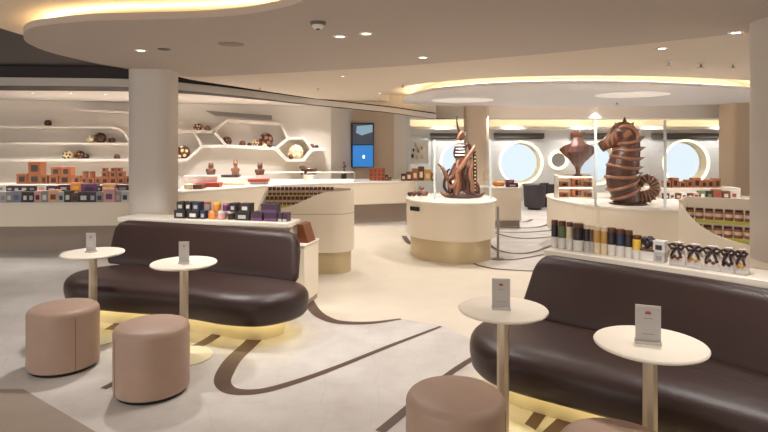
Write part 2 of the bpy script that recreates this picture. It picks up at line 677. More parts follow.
sh = thing('honeycomb_shelf', 'white honeycomb wall shelf running along the shop wall, holding chocolate balls', 'shelf')
shelf_strip([(-30, 127), (60, 127), (112, 127.5), (119, 129), (124, 133), (132, 145), (150, 160)], .035, parent=sh)
shelf_strip([(-30, 143.5), (60, 143.5), (131, 143.8)], .03, parent=sh)
shelf_strip([(-30, 160.3), (60, 160), (150, 160)], .035, parent=sh)
shelf_strip([(80, 110), (128, 112.5), (170, 113)], .03, parent=sh)
shelf_strip([(150, 160), (187, 160), (202, 146.5), (194, 131.5), (150, 131)], .05, parent=sh)
shelf_strip([(194, 131.5), (214, 131.8), (226, 145.5)], .045, parent=sh)
shelf_strip([(202, 146.5), (226, 146), (276, 148.5), (288, 138.5), (281, 124), (227, 120.5), (213, 132)], .05, parent=sh)
shelf_strip([(276, 148.5), (287, 160), (304, 160), (312, 149.5), (325, 149.2)], .05, parent=sh)
shelf_strip([(288, 138.5), (304, 138.2), (312, 149.5)], .035, parent=sh)
shelf_strip([(287, 160), (276, 148.5)], .03, parent=sh)
# flat grey wedge on the wall above the shelf
p0, p1 = W(206, 111.5, .02), W(272, 117, .02)
sl = MB()
a, b = W(205, 110.5, .03), W(272, 115.5, .03)
c, d = W(272, 119.5, .03), W(215, 115.5, .03)
sl.rings([[tuple(q) for q in (a, b, c, d)], [tuple(q - Vector((WN.x, WN.y, 0)) * .025) for q in (a, b, c, d)]])
tag(sl.build('grey_wedge', mat('vent grey', (150, 144, 138), .6), smooth=False), 'long grey tapering slab on the shop wall above the honeycomb shelf', 'wedge')

# porthole wall
WY = 16.0
PORT = [(462, 162.5, .62, .53), (521, 163, .62, .53), (558, 160, .27, .20), (597, 163, .62, .53), (686, 163, .66, .56), (742, 160, .27, .20)]
circles = []
wall_bm = bmesh.new()


def wall_with_holes(x0, x1, z0, z1, y, th, holes, name, m):
    """wall slab with round holes, built from a boolean-free grid: one panel per hole column"""
    mb = MB()
    xs = [x0]
    hs = sorted(holes)
    for i in range(len(hs) - 1):
        xs.append((hs[i][0] + hs[i][2] + hs[i + 1][0] - hs[i + 1][2]) / 2)
    xs.append(x1)
    N = 48
    for i, (cx, cz, r) in enumerate(hs):
        a, b = xs[i], xs[i + 1]
        inner, outer = [], []
        angs = [2 * PI * k / N for k in range(N)]
        for t in angs:
            dx, dz = math.cos(t), math.sin(t)
            inner.append((cx + r * dx, cz + r * dz))
            k = min([(b - cx) / dx if dx > 1e-9 else 1e9, (a - cx) / dx if dx < -1e-9 else 1e9,
                     (z1 - cz) / dz if dz > 1e-9 else 1e9, (z0 - cz) / dz if dz < -1e-9 else 1e9])
            outer.append((cx + k * dx, cz + k * dz))
        vs = [(x, y, z) for x, z in inner] + [(x, y, z) for x, z in outer] + [(x, y + th, z) for x, z in inner]
        fs = []
        for k in range(N):
            q = (k + 1) % N
            fs.append((k, q, N + q, N + k))
            fs.append((k, 2 * N + k, 2 * N + q, q))
        # corners
        cs = [(a, z0), (b, z0), (b, z1), (a, z1)]
        mb.add(vs, fs)
        for (ex, ez) in cs:
            t = math.atan2(ez - cz, ex - cx) % (2 * PI)
            k = int(t / (2 * PI) * N) % N
            o1, o2 = outer[k], outer[(k + 1) % N]
            mb.add([(ex, y, ez), (o1[0], y, o1[1]), (o2[0], y, o2[1])], [(0, 1, 2)])
    return mb.build(name, m, smooth=False)


holes = []
for px, py, ro, rg in PORT:
    x, _, z = D(px, py, WY)
    if ro > .4:
        holes.append((x, z, ro - .04))
structure(wall_with_holes(0.55, 12, 0, 2.1, WY, 0.12, holes, 'wall_window', M_wallgrey))
structure(MB().box(6.3, WY + .06, 2.1, 11.6, .12, .66).build('wall_window_upper', M_wallgrey, smooth=False))
structure(MB().box(0.6, 15.1, 0, .1, 1.8, 2.7).build('wall_return', M_wallgrey, smooth=False))
for i, (px, py, ro, rg) in enumerate(PORT):
    x, y, z = D(px, py, WY)
    w = structure(thing('window_%d' % (i + 1), '', ''))
    del w['label'], w['category']
    w.location = (x, y, z)
    N = 48

    def ring(prof):
        # prof: (r, y); the tunnel runs slantwise through the hull
        return MB().rings([[(r * math.cos(2 * PI * k / N) + max(0, yy) * .0, yy, r * math.sin(2 * PI * k / N)) for k in range(N)] for r, yy in prof], False, False)
    if ro > .4:
        ring([(ro - .05, .11), (ro, -.002), (ro, -.02), (ro - .05, -.02), (ro - .055, .0), (ro - .05, .11)]).build('rim', M_ringlit, w)
        ring([(ro - .05, .0), (rg + .02, .30), (rg, .30), (rg, .34), (ro, .34), (ro - .02, .0)]).build('reveal', M_reveal, w)
        MB().rings([[(rg * 1.02 * math.cos(2 * PI * k / N), yy, rg * 1.02 * math.sin(2 * PI * k / N)) for k in range(N)] for yy in (.315, .325)]).build('pane', M_pane, w, smooth=False)
    else:
        ring([(ro, -.001), (ro, -.06), (rg, -.06), (rg, -.001)]).build('rim', M_ringlit, w)
        MB().rings([[(rg * math.cos(2 * PI * k / N), yy, rg * math.sin(2 * PI * k / N)) for k in range(N)] for yy in (-.02, -.001)]).build('pane', mat('grey ring centre', (128, 124, 120), .4), w, smooth=False)
# blinds above the portholes
for k, (a, b, lab) in enumerate(((430, 458, 'dark blind cassette over the porthole behind the tentacle sculpture'),
                             (494, 544, 'dark blind cassette over the porthole above the tub chairs'),
                             (571, 622, 'dark blind cassette over the porthole behind the seahorse'),
                             (652, 718, 'dark blind cassette over the rightmost big porthole'))):
    xa, _, z0 = D(a, 138.3, WY - .06)
    xb, _, z1 = D(b, 133.2, WY - .06)
    b_ = thing('blind_cassette', lab, 'blind', ((xa + xb) / 2, WY - .06, z0), group='blinds over the portholes')
    MB().box(0, 0, 0, xb - xa, .11, z1 - z0).build('housing', M_blind, b_, bevel=.01)
    MB().box(0, -.01, -.02, xb - xa - .06, .03, .02).build('bottom_rail', M_black, b_, smooth=False)
# dropped bulkhead with a light trough in front of the porthole wall
bulk = structure(MB().box(6.3, 14.75, 2.27, 11.6, 1.0, .40).build('trim_3', M_disc, smooth=False))
structure(MB().box(6.3, 15.55, 2.02, 11.4, .06, .07).build('trim_4', M_disc, smooth=False))
structure(MB().box(6.3, 15.75, 2.02, 11.4, .40, .03).build('trim_5', M_disc, smooth=False))
MB().box(6.3, 15.66, 2.06, 11.2, .06, .02).build('led_strip', M_led, bulk, smooth=False)

for k in range(6):  # wall-wash spots without fittings, added to brighten the porthole wall
    spot(1.6 + 1.9 * k, 15.2, 2.2, 30, 120, .9, (1, .97, .93), aim=(1.6 + 1.9 * k, 16, .9))

# columns
structure(MB().prism(rrect(-2.735, 6.78, .48, .48, .13), 0, H_CAN + .01).build('column_1', M_col))
c2m = MB().prism(rrect(2.86, 3.89, .60, .60, .28, 0, 10), .881, H_CAN + .01)
c2m.prism(rrect(2.95, 4.05, .24, .24, .08), 0, .9)
structure(c2m.build('column_2', M_col))
structure(MB().prism(rrect(2.21, 13.7, .54, .54, .1), 0, 2.75).build('column_3', M_beigewall))
structure(MB().prism(rrect(8.5, 13.7, .62, .62, .1), 0, 2.75).build('column_4', M_beigewall))

# ================================================================== CEILING FITTINGS
def downlight(px, py, h, label, power=0, lit=True, r=.045, col=NEUT):
    x, y = C(px, py, h)
    t = thing('downlight', label, 'downlight', (x, y, h), group='recessed ceiling downlights')
    MB().lathe([(r * .72, -.001), (r * 1.25, -.001), (r * 1.25, -.006), (r * .9, -.010), (r * .72, -.006)], n=24).build('trim_ring', M_cream if lit else M_grey, t)
    MB().lathe([(r * .7, -.002), (r * .7, -.006), (r * .3, -.008)], n=20).build('lens', M_lamp if lit else M_black, t)
    if power:
        s = spot(0, 0, -.03, power, 100, .6, col)
        s.parent = t
    return t


downlight(141, 50, H_CAN, 'lit downlight above the left column, beside a dark one', 75)
downlight(164, 49, H_CAN, 'dark unlit downlight above the left column', 0, False)
downlight(340, 36, H_CAN, 'lit downlight nearer the smoke detector, left of a pair', 26)
downlight(366, 33, H_CAN, 'lit downlight right of the pair beside the smoke detector', 26)
downlight(423, 57, H_CAN, 'lit downlight close to the far edge of the canopy, midway along', 28)
downlight(662, 48, H_FAR - .006, 'lit downlight in the beige ceiling left of the sprinkler', 28)
downlight(736, 32, H_CAN, 'lit downlight at the canopy edge by the right column', 20)
downlight(343, 76, H_FAR - .006, 'small lit downlight in the beige ceiling beyond the canopy', 20, r=.03)
downlight(380, 93, H_FAR - .006, 'small lit downlight near the shop fascia, further right', 16, r=.035)
for px, py, lab in ((33, 92.7, 'small shop downlight over the copper boxes, leftmost of three'), (71, 93, 'small shop downlight in the middle of three, left of the column'), (105, 94, 'small shop downlight next to the left column')):
    downlight(px, py, H_FAS, lab, 22, r=.04)
for px, py, lab in ((540, 108, 'tiny downlight under the round ceiling disc, left of a pair'), (597, 107.5, 'tiny downlight under the round ceiling disc by the detector')):
    downlight(px, py, H_DISC, lab, 14, r=.05)


def sprinkler(px, py, h, label, r=.03):
    x, y = C(px, py, h)
    t = thing('sprinkler', label, 'sprinkler', (x, y, h), group='ceiling sprinklers')
    MB().lathe([(r, -.001), (r, -.008), (r * .5, -.014)], n=18).build('escutcheon', M_cream, t)
    MB().lathe([(r * .25, -.012), (r * .25, -.045), (r * .8, -.05), (r * .8, -.054)], n=12).build('head', M_metal, t)


sprinkler(260, 87, H_FAR - .006, 'small ceiling sprinkler left of another beyond the canopy edge')
sprinkler(318, 87, H_FAR - .006, 'small ceiling sprinkler beyond the canopy above the hexagon shelf')
sprinkler(403, 84, H_FAR - .006, 'small ceiling sprinkler at the left tip of the glowing disc')
sprinkler(701, 63, H_FAR - .006, 'larger ceiling sprinkler in the beige ceiling at right', .045)
sprinkler(733, 63.5, H_FAR - .006, 'ceiling sprinkler closest to the right column', .035)
sprinkler(669, 61, H_FAR - .006, 'ceiling sprinkler behind the lit downlight at right', .035)
sprinkler(617, 102, H_DISC, 'sprinkler under the round disc above the seahorse', .06)
x, y = C(318, 22, H_CAN)
sd = thing('smoke_detector', 'round grey and white smoke detector under the canopy', 'smoke detector', (x, y, H_CAN))
MB().lathe([(.055, -.001), (.055, -.015), (.048, -.022)], n=28).build('base', M_grey, sd)
MB().lathe([(.042, -.02), (.042, -.035), (.026, -.048)], n=28).build('chamber', M_cream, sd)
MB().lathe([(.014, -.045), (.014, -.053), (.01, -.055)], n=14).build('sensor', M_black, sd)
x, y = C(231, 44, H_CAN)
tag(MB().lathe([(.11, -.001), (.11, -.004), (.10, -.006)], n=32).build('ceiling_speaker', mat('speaker mesh', (160, 140, 126), .8), loc=(x, y, H_CAN)), 'round flush speaker grille in the canopy, left of the smoke detector', 'speaker')

# wide spots without fittings, added as soft ambient fill, and the shop's own spots
for x, y, p in ((-1.6, 1.2, 22), (.6, .9, 22), (2.8, .8, 18), (-3.0, 2.6, 22), (-.3, 5.6, 40), (-1.5, 9.5, 46), (0.2, 10.6, 40), (.3, 8.4, 40), (-4.6, 6.4, 30), (-6.5, 6.8, 30),
                (1.2, 5.2, 26), (4.6, 5.6, 40), (6.5, 6.5, 40), (7.8, 10, 40)):
    spot(x, y, 2.50, p, 125, .9)
for x, y, p in ((2.6, 8.4, 60), (4.4, 8.2, 70), (1.2, 8.2, 50), (3, 12, 110), (5.5, 11.5, 110), (2.6, 13.5, 70), (5.5, 13.6, 70)):
    spot(x, y, 2.37, p, 120, .9)
for x, y, p in ((-5.9, 9.8, 34), (-4.6, 10.2, 34), (-3.4, 10.7, 34), (-2.4, 11.3, 34), (-1.4, 11.9, 30), (-.4, 13.0, 30)):
    spot(x, y, 2.46, p * 2.3, 130, .9)

# ================================================================== SOFAS
def sofa(name, label, seat_pts, back_line, lean, lean_dir=None):
    t = thing(name, label, 'sofa')
    seat = ccw(smooth_closed(seat_pts, 6))
    pr = [(-.05, .165), (-.02, .172), (0.005, .20), (.02, .28), (.02, .32)]
    for i in range(1, 7):
        a = PI / 2 * i / 6
        pr.append((.02 - .17 * (1 - math.cos(a)), .32 + .115 * math.sin(a)))
    pr += [(-.19, .4375)]
    slab(seat, pr).build('seat', M_leather, t)
    pl = slab(seat, [(-.20, 0), (-.17, .168)]).build('plinth', M_gold, t)
    led_ring(seat, -.09, -.13, .150, .163, M_led2, pl)
    # backrest: band behind the crease line, leaning back
    S = smooth_open(back_line, 8)
    L, R = ribbon(S, [0.0] * len(S))
    V = [Vector(p) for p in S]
    front, back = [], []
    th = .11
    for i, p in enumerate(V):
        tt = (V[min(i + 1, len(V) - 1)] - V[max(i - 1, 0)]).normalized()
        nn = Vector((-tt.y, tt.x))
        front.append(p)
        back.append(p + nn * th)
    out = [tuple(p) for p in front]
    e0 = V[-1] - V[-2]
    for k in range(1, 8):                       # rounded end
        a = -PI / 2 + PI * k / 8
        nn = (back[-1] - front[-1]) / 2
        c = (front[-1] + back[-1]) / 2
        q = c + nn * math.sin(a) + e0.normalized() * .07 * math.cos(a)
        out.append(tuple(q))
    out += [tuple(p) for p in reversed(back)]
    e1 = V[0] - V[1]
    for k in range(1, 8):
        a = PI / 2 - PI * k / 8
        nn = (back[0] - front[0]) / 2
        c = (front[0] + back[0]) / 2
        q = c + nn * math.sin(a) + e1.normalized() * .07 * math.cos(a)
        out.append(tuple(q))
    out = ccw(out)
    mid = V[len(V) // 2]
    tt = (V[-1] - V[0]).normalized()
    nn = (Vector(lean_dir) if lean_dir else Vector((-tt.y, tt.x))) * lean
    z0, z1 = .42, .845
    prof = []
    for i in range(9):
        u = i / 8
        prof.append((0.0 if i else -.02, z0 + (z1 - .075 - z0) * u, u * .82))
    for i in range(1, 7):
        a = PI / 2 * i / 6
        prof.append((-.046 * (1 - math.cos(a)), z1 - .075 + .075 * math.sin(a), .82 + .18 * i / 6))
    bk = slab(out, prof, shift=(nn.x, nn.y))
    no = len(out)
    S0, S1 = V[0], V[-1]
    dd = []
    for x, y in out:
        p = Vector((x, y))
        dd.append(min((p - S0).dot(tt), (S1 - p).dot(tt)) + .07)
    rr = .16
    nv = []
    for k, (x, y, z) in enumerate(bk.v):
        d = max(0.0, dd[k % no])
        if d < rr:
            cut = rr * (1 - math.sqrt(max(0, 1 - ((rr - d) / rr) ** 2)))
            z = z0 + (z - z0) * (1 - min(cut, .15) / (z1 - z0))
        nv.append((x, y, z))
    bk.v = nv
    bk.build('backrest', M_leather, t)
    return t


SL = sofa('banquette_sofa', 'dark brown leather banquette on the left, backing onto the ledge of dark boxes',
          [(-2.55, 5.97), (-2.90, 5.86), (-3.07, 5.54), (-2.85, 5.23), (-2.45, 5.09), (-2.0, 4.98), (-1.67, 4.87), (-1.32, 4.71), (-1.02, 4.67), (-.79, 4.82), (-.69, 5.04), (-.76, 5.24), (-1.0, 5.42), (-1.9, 5.74)],
          [(-2.86, 5.93), (-1.8, 5.55), (-.87, 5.16)], .20, (-.03, 1))
SR = sofa('banquette_sofa', 'dark brown leather banquette at right foreground, backing onto the ledge of bow-tied bags',
          [(.60, 3.86), (.70, 4.12), (.98, 4.24), (1.32, 4.02), (1.74, 3.66), (2.14, 3.22), (2.55, 2.55), (2.62, 2.25), (2.35, 2.08), (2.05, 2.35), (1.79, 2.64), (1.28, 3.08), (.80, 3.43), (.64, 3.62)],
          [(1.02, 4.16), (1.38, 3.82), (1.66, 3.56), (1.88, 3.30), (2.10, 3.00), (2.42, 2.5)], .20)
sp = [G(x, y, .447) for x, y in ((640, 352), (683, 363.5), (720, 373), (768, 386.5), (800, 397))]
MB().tube([(x, y, .4375) for x, y in sp], .003, 6).build('seat_seam', M_seam, SR)

spot(1.55, 3.25, 2.5, 48, 80, .8)  # spots without fittings, added to light the sofa seats
spot(2.0, 2.6, 2.5, 34, 80, .8)
spot(-1.4, 5.25, 2.5, 26, 80, .8)
spot(2.3, 6.6, 2.5, 60, 45, .6, aim=(3.1, 7.6, 1.4))  # aimed spots added to lift the highlights on the sculptures
spot(0.4, 7.2, 2.5, 50, 45, .6, aim=(1.15, 8.6, 1.3))
# ledges behind the sofas
def ledge(name, label, a, b, depth, h=.89, ext=0):
    a, b = Vector(a), Vector(b)
    d = (b - a).normalized()
    n_ = Vector((-d.y, d.x))
    c = (a + b) / 2 + n_ * depth / 2
    rz = math.atan2(d.y, d.x)
    t = thing(name, label, 'ledge', (c.x, c.y, 0), rz)
    MB().box(0, 0, h - .05, (b - a).length, depth, .05).build('top', M_cream, t, bevel=.006)
    MB().box(0, .06, 0, (b - a).length - .06, depth - .12, h - .05).build('body', M_panel, t, smooth=False)
    return t, a, d, n_, rz


LLt, LLa, LLd, LLn, LLr = ledge('display_ledge', 'cream ledge behind the left banquette, carrying dark boxes and jars', (-2.90, 6.20), (-.965, 5.75), .34, .87)
RLt, RLa, RLd, RLn, RLr = ledge('display_ledge', 'cream ledge behind the right banquette, carrying tall jars and bow-tied bags', (1.21, 4.32), (2.95, 2.68), .34, .88)
cb = thing('low_cabinet', 'low cream cabinet at the right end of the left ledge', 'cabinet', (-.82, 6.02, 0), LLr)
MB().box(0, 0, .05, .12, .42, .57).build('body', M_panel, cb, bevel=.006)
MB().box(0, 0, .62, .135, .44, .02).build('top', M_cream, cb, bevel=.004)
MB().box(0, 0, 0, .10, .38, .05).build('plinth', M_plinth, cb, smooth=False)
wd = MB()
wd.rings([[(-.065, -.10, .0), (.06, -.10, .0), (.0, -.10, .19), (-.065, -.10, .19)], [(-.065, .12, .0), (.06, .12, .0), (.0, .12, .19), (-.065, .12, .19)]])
tag(wd.build('brown_wedge', M_wood, loc=(-.82, 6.02, .641), rz=LLr, smooth=False, bevel=.004), 'slanting brown display block on the low cabinet at the ledge end', 'display block')

# ================================================================== TABLES, MENU CARDS, STOOLS
def side_table(px, py, label):
    x, y = G(px, py, .735)
    t = thing('side_table', label, 'table', (x, y, 0), group='small round cream tables')
    MB().lathe([(.10, .718), (.235, .726), (.25, .733), (.253, .740), (.248, .746), (.20, .7475), (.05, .748)], n=56).build('tabletop', M_cream, t)
    MB().lathe([(.036, .012), (.034, .70), (.05, .718)], n=8).build('pole', M_champ, t)
    MB().lathe([(.215, 0), (.22, .004), (.218, .010), (.12, .017), (.04, .022)], n=48).build('base', M_gold, t)
    MB().lathe([(.055, .716), (.08, .724), (.08, .728)], n=24).build('collar', M_champ, t)
    return x, y


def menu(x, y, rz, w, h, label):
    t = thing('menu_stand', label, 'menu stand', (x, y, .748), rz, group='table menu cards')
    MB().box(0, 0, 0, w, .05, .012).build('base', M_acryl, t, bevel=.003)
    MB().box(0, 0, .008, w * .96, .006, h).build('holder', M_acryl, t, smooth=False)
    c = MB().box(0, -.0045, .012, w * .90, .002, h * .92).build('card', M_card, t, smooth=False)
    em = MB()
    r = w * .09
    for k in range(3):
        a = PI / 2 + (k - 1) * .8
        em.ball((r * math.cos(a) * .9, -.006, h * .80 + r * math.sin(a) * .9), r * .6, 8, 1, .12, 1.2)
    em.build('emblem', M_red, t)
    MB().box(0, -.0058, h * .68, w * .34, .0008, h * .015).build('print_line', M_ink, t, smooth=False)
    MB().box(0, -.0058, h * .25, w * .5, .0008, h * .012).build('print_line', M_ink, t, smooth=False)
    return t


TB = [side_table(93, 253.5, 'small round cream table farthest left, before the left end of the left banquette'),
      side_table(184, 263.5, 'small round cream table before the middle of the left banquette'),
      side_table(503, 310, 'small round cream table at the left end of the right banquette'),
      side_table(650, 344.5, 'small round cream table nearest the camera, right foreground')]
MN = [(G(91, 252, .748), .085, .155, .0, 'menu card on the farthest left cream table'),
      (G(184, 263, .748), .08, .16, .15, 'menu card on the table before the middle of the left banquette'),
      (G(501, 309, .748), .105, .165, -.15, 'menu card on the table at the left end of the right banquette'),
      (G(648, 343, .748), .115, .17, -.35, 'menu card on the nearest table in the right foreground')]
for (x, y), w, h, rz, lab in MN:
    menu(x, y, rz, w, h, lab)


def stool(x, y, label, seam=(-1.9,)):
    t = thing('pouf_stool', label, 'stool', (x, y, 0), group='round taupe stools')
    r = .245
    pr = [(r - .012, .022), (r - .002, .03), (r, .06), (r, .414)]
    for i in range(1, 7):
        a = PI / 2 * i / 6
        pr.append((r - .045 * (1 - math.cos(a)), .414 + .045 * math.sin(a)))
    MB().lathe(pr, n=64).build('body', M_taupe, t)
    pc = [(r - .045, .4585), (r - .06, .463), (.12, .468), (.03, .469)]
    MB().lathe(pc, n=64).build('seat_cushion', M_taupe, t)
    MB().lathe([(r - .025, 0), (r - .02, .024)], n=48).build('base', M_black, t)
    for a in seam:
        MB().tube([(r * math.cos(a) * 1.0, r * math.sin(a) * 1.0, z) for z in (.03, .2, .41)], .0022, 6).build('seam', M_taupe_d, t)
    return t


stool(*G(152, 390.5, 0), 'taupe leather round stool in front of the middle left table', (-2.35,))
stool(*G(63.7, 366, 0), 'taupe leather round stool farthest left in the foreground', (-.75,))
stool(*G(455.5, 390.5, .469), 'taupe leather round stool left of the pole of the right banquette table', (-.4,))
stool(*G(619, 440, .469), 'taupe leather round stool cut off by the bottom edge of the picture', (-2,))

# ================================================================== COUNTERS
def counter(name, label, pts, top, pb, inset=.16, smoothing=6, mp=None, mplinth=None, closed=True):
    out = ccw(smooth_closed(pts, smoothing)) if smoothing else ccw(pts)
    t = thing(name, label, 'counter')
    slab(out, [(-.012, pb), (0, pb + .012), (0, top - .035)]).build('panel', mp or M_panel, t)
    slab(out, [(.012, top - .035), (.018, top - .03), (.018, top - .006), (.012, top)]).build('top', M_top, t)
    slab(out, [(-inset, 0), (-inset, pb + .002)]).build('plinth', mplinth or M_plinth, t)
    return t


def dense(pts):
    q = []
    for i in range(len(pts)):
        a, b = Vector(pts[i]), Vector(pts[(i + 1) % len(pts)])
        for k in range(4):
            q.append(tuple(a.lerp(b, k / 4)))
    return q


counter('shop_counter', 'long low white shop counter at far left, stacked with packaged sweets and copper boxes',
        dense([(-8.4, 8.60), (-6.0, 8.60), (-4.1, 8.72), (-3.6, 8.95), (-3.8, 9.6), (-4.4, 10.5), (-6.6, 10.6), (-8.4, 10.3)]), .77, .40, .18, 0)
counter('shop_counter', 'far cream shop counter curving below the honeycomb shelf towards the screen',
        [(-3.45, 9.5), (-2.9, 10.0), (-2.25, 10.75), (-1.5, 11.3), (-.7, 11.58), (.0, 11.75), (.62, 12.0), (.66, 12.5), (.1, 12.75), (-.9, 12.45), (-2.0, 12.2), (-3.1, 11.6), (-3.75, 11.0), (-3.6, 10.1)], .86, .40, .18)
counter('island_counter', 'round cream island counter in the centre carrying the tentacle sculpture',
        [(.34, 8.62), (.48, 8.15), (.85, 7.85), (1.25, 7.84), (1.56, 8.12), (1.64, 8.6), (1.5, 9.1), (1.0, 9.3), (.52, 9.1)], .85, .31, .06, mplinth=M_bronze)
counter('island_counter', 'curved cream island counter at right carrying the chocolate seahorse',
        [(2.54, 8.35), (2.70, 7.75), (3.08, 7.28), (3.6, 7.02), (4.6, 7.1), (5.5, 7.7), (5.6, 8.8), (4.6, 9.3), (3.4, 9.4), (2.78, 9.3), (2.56, 8.95)], .85, .35, .14, mplinth=M_bronze)
c2 = counter('side_counter', 'small cream counter block behind the central island, bearing purple boxes',
             dense([(1.5, 11.2), (2.72, 11.3), (2.75, 11.8), (1.5, 11.8)]), .78, .12, .05, 0)
bx = G(413, 203, .8)
MB().box(.44, 8.16, .70, .16, .02, .06, -.75).build('dark_label_panel', M_black, bpy.data.objects['island_counter'], smooth=False)
ps = thing('barrier_post', 'slim metal post standing at the right edge of the central island', 'post', (1.64, 8.2, 0))
MB().lathe([(.018, .02), (.018, .74), (.012, .76)], n=14).build('pole', M_metal, ps)
MB().lathe([(.09, 0), (.09, .012), (.03, .02)], n=24).build('foot', M_metal, ps)


# scoop display cabinets
def scoop(label, loc, rz, w, low, high, curve, mirror, jars, jw, jh, colors, rows, grp, endr=.9, groove=True):
    """local x from the low end 0 to the rounded high end w; mirror flips x"""
    t = thing('scoop_display', label, 'display cabinet', loc, rz)
    dpt = .56
    sg = -1 if mirror else 1
    out = [(0, 0)]
    r = dpt / 2
    nx = 22
    path = []
    for i in range(nx + 1):
        path.append((w * i / nx - 0, 0, low + (high - low) * curve(i / nx)))
    for k in range(1, 12):
        a = -PI / 2 + PI * k / 12
        path.append((w + r * endr * math.cos(a), r + r * math.sin(a), high))
    for i in range(nx, -1, -1):
        path.append((w * i / nx, dpt, high))
    for k in range(1, 4):
        path.append((0, dpt * (1 - k / 4), low + (high - low) * (1 - k / 4)))
    o2 = [(sg * x, y) for x, y, _ in path]
    zz = [p[2] for p in path]
    if mirror:
        o2 = list(reversed(o2))
        zz = list(reversed(zz))
    inner = offset(o2, -.035)
    n_ = len(o2)
    zb = .28
    mb = MB()
    mb.rings([[(o2[i][0], o2[i][1], zb) for i in range(n_)], [(o2[i][0], o2[i][1], zz[i]) for i in range(n_)],
              [(inner[i][0], inner[i][1], zz[i]) for i in range(n_)], [(inner[i][0], inner[i][1], zb) for i in range(n_)]], False, False)
    mb.build('shell', M_panel, t)
    slab(o2, [(-.03, low - .22), (-.03, low - .19)]).build('inner_deck', M_cream, t)
    slab(o2, [(-.04, 0), (-.04, .282)]).build('plinth', M_bronze, t)
    if not groove:
        gz0 = .45
    else:
        gz0 = .765
    g = MB()
    a, b = offset(o2, .002), offset(o2, -.002)
    g.rings([[(x, y, gz0) for x, y in a], [(x, y, gz0 + .007) for x, y in a], [(x, y, gz0 + .007) for x, y in b]], False, False)
    g.build('groove', M_plinth, t, smooth=False)
    # tiers with coloured lips
    x0, x1 = .06, w - .02
    for k, (yy, zt) in enumerate(rows):
        MB().box(sg * (x0 + x1) / 2, yy + .06, zt - .03, x1 - x0, .14, .03).build('tier', M_cream, t, smooth=False)
        MB().box(sg * (x0 + x1) / 2, yy - .015, zt - .03, x1 - x0, .008, .034).build('shelf_lip', M_lip, t, smooth=False)
    c_, s_ = math.cos(rz), math.sin(rz)
    proto = None
    names = ['front', 'upper']
    for k, (yy, zt) in enumerate(rows):
        for j in range(jars):
            lx = sg * (x0 + (j + .5) * (x1 - x0) / jars)
            wx, wy = loc[0] + lx * c_ - (yy + .05) * s_, loc[1] + lx * s_ + (yy + .05) * c_
            lab = grp[0] % names[k]
            if proto is None:
                proto = thing('sweets_jar', lab, 'jar', (wx, wy, zt), rz, grp[1] % names[k])
                MB().lathe([(jw * .40, 0), (jw * .44, .006), (jw * .44, jh * .78), (jw * .36, jh * .82)], n=12).build('body', colors[0], proto)
                MB().lathe([(jw * .38, jh * .8), (jw * .40, jh * .82), (jw * .40, jh), (jw * .3, jh)], n=12).build('lid', colors[1], proto)
                MB().lathe([(jw * .445, jh * .30), (jw * .445, jh * .6)], n=12).build('paper_label', colors[2], proto)
                src = list(proto.children)
            else:
                o = proto.copy()
                COL.objects.link(o)
                o.location = (wx, wy, zt)
                o['label'] = lab
                o['group'] = grp[1] % names[k]
                for ch in src:
                    cc = ch.copy()
                    COL.objects.link(cc)
                    cc.parent = o
    return t


M_jred = mat('dark red sweets', (122, 58, 48), .3)
M_jbrown = mat('nougat brown', (150, 92, 70), .35)
M_jpale = mat('pale jar label', (222, 200, 178), .5)
M_jdk = mat('dark jar lid', (70, 36, 34), .35)
scoop('cream scoop-fronted display cabinet beyond the left banquette, filled with rows of small jars', (-1.60, 7.22, 0), 0.02, .96, .84, 1.06,
      lambda t: max(0, (t - .25) / .75) ** 2 * (3 - 2 * max(0, (t - .25) / .75)), False, 16, .055, .105, (M_jred, M_jdk, M_jpale), [(.16, .87), (.34, .98)],
      ('small dark red jar in the %s row of the left scoop cabinet', '%s row jars in the left scoop cabinet'))
scoop('cream scoop-fronted display cabinet behind the right ledge and column, filled with brown jars', (3.97, 5.34, 0), -.60, 1.08, .64, 1.08,
      lambda t: .55 * t ** 2.4 + .45 * t ** 8, True, 11, .092, .115, (M_jbrown, M_jdk, M_jpale), [(.12, .71), (.28, .865)],
      ('brown jar in the %s row of the right scoop cabinet', '%s row jars in the right scoop cabinet'), .06, False)

# ================================================================== PACKS AND BOXES
COLS = {
    'dark': (48, 38, 38), 'white': (226, 220, 214), 'grey': (150, 144, 142), 'blue': (74, 110, 160), 'navy': (52, 58, 82), 'pink': (216, 160, 150), 'purple': (112, 66, 116),
    'plum': (70, 48, 66), 'orange': (232, 150, 74), 'yellow': (240, 196, 74), 'red': (170, 60, 48), 'copper': (152, 92, 56), 'peach': (232, 176, 140), 'green': (96, 116, 72), 'silver': (190, 186, 184), 'brown': (104, 64, 44), 'cream': (228, 208, 178), 'gold': (196, 150, 78)}


def cm(c):
    return MATS.get('pack ' + c) or mat('pack ' + c, COLS[c], .4, noise=.06, nscale=14)


ORD = ['first', 'second', 'third', 'fourth', 'fifth', 'sixth', 'seventh', 'eighth', 'ninth', 'tenth', 'eleventh', 'twelfth', 'thirteenth', 'fourteenth', 'fifteenth', 'sixteenth', 'seventeenth', 'eighteenth', 'nineteenth', 'twentieth', 'twenty-first', 'twenty-second', 'twenty-third']


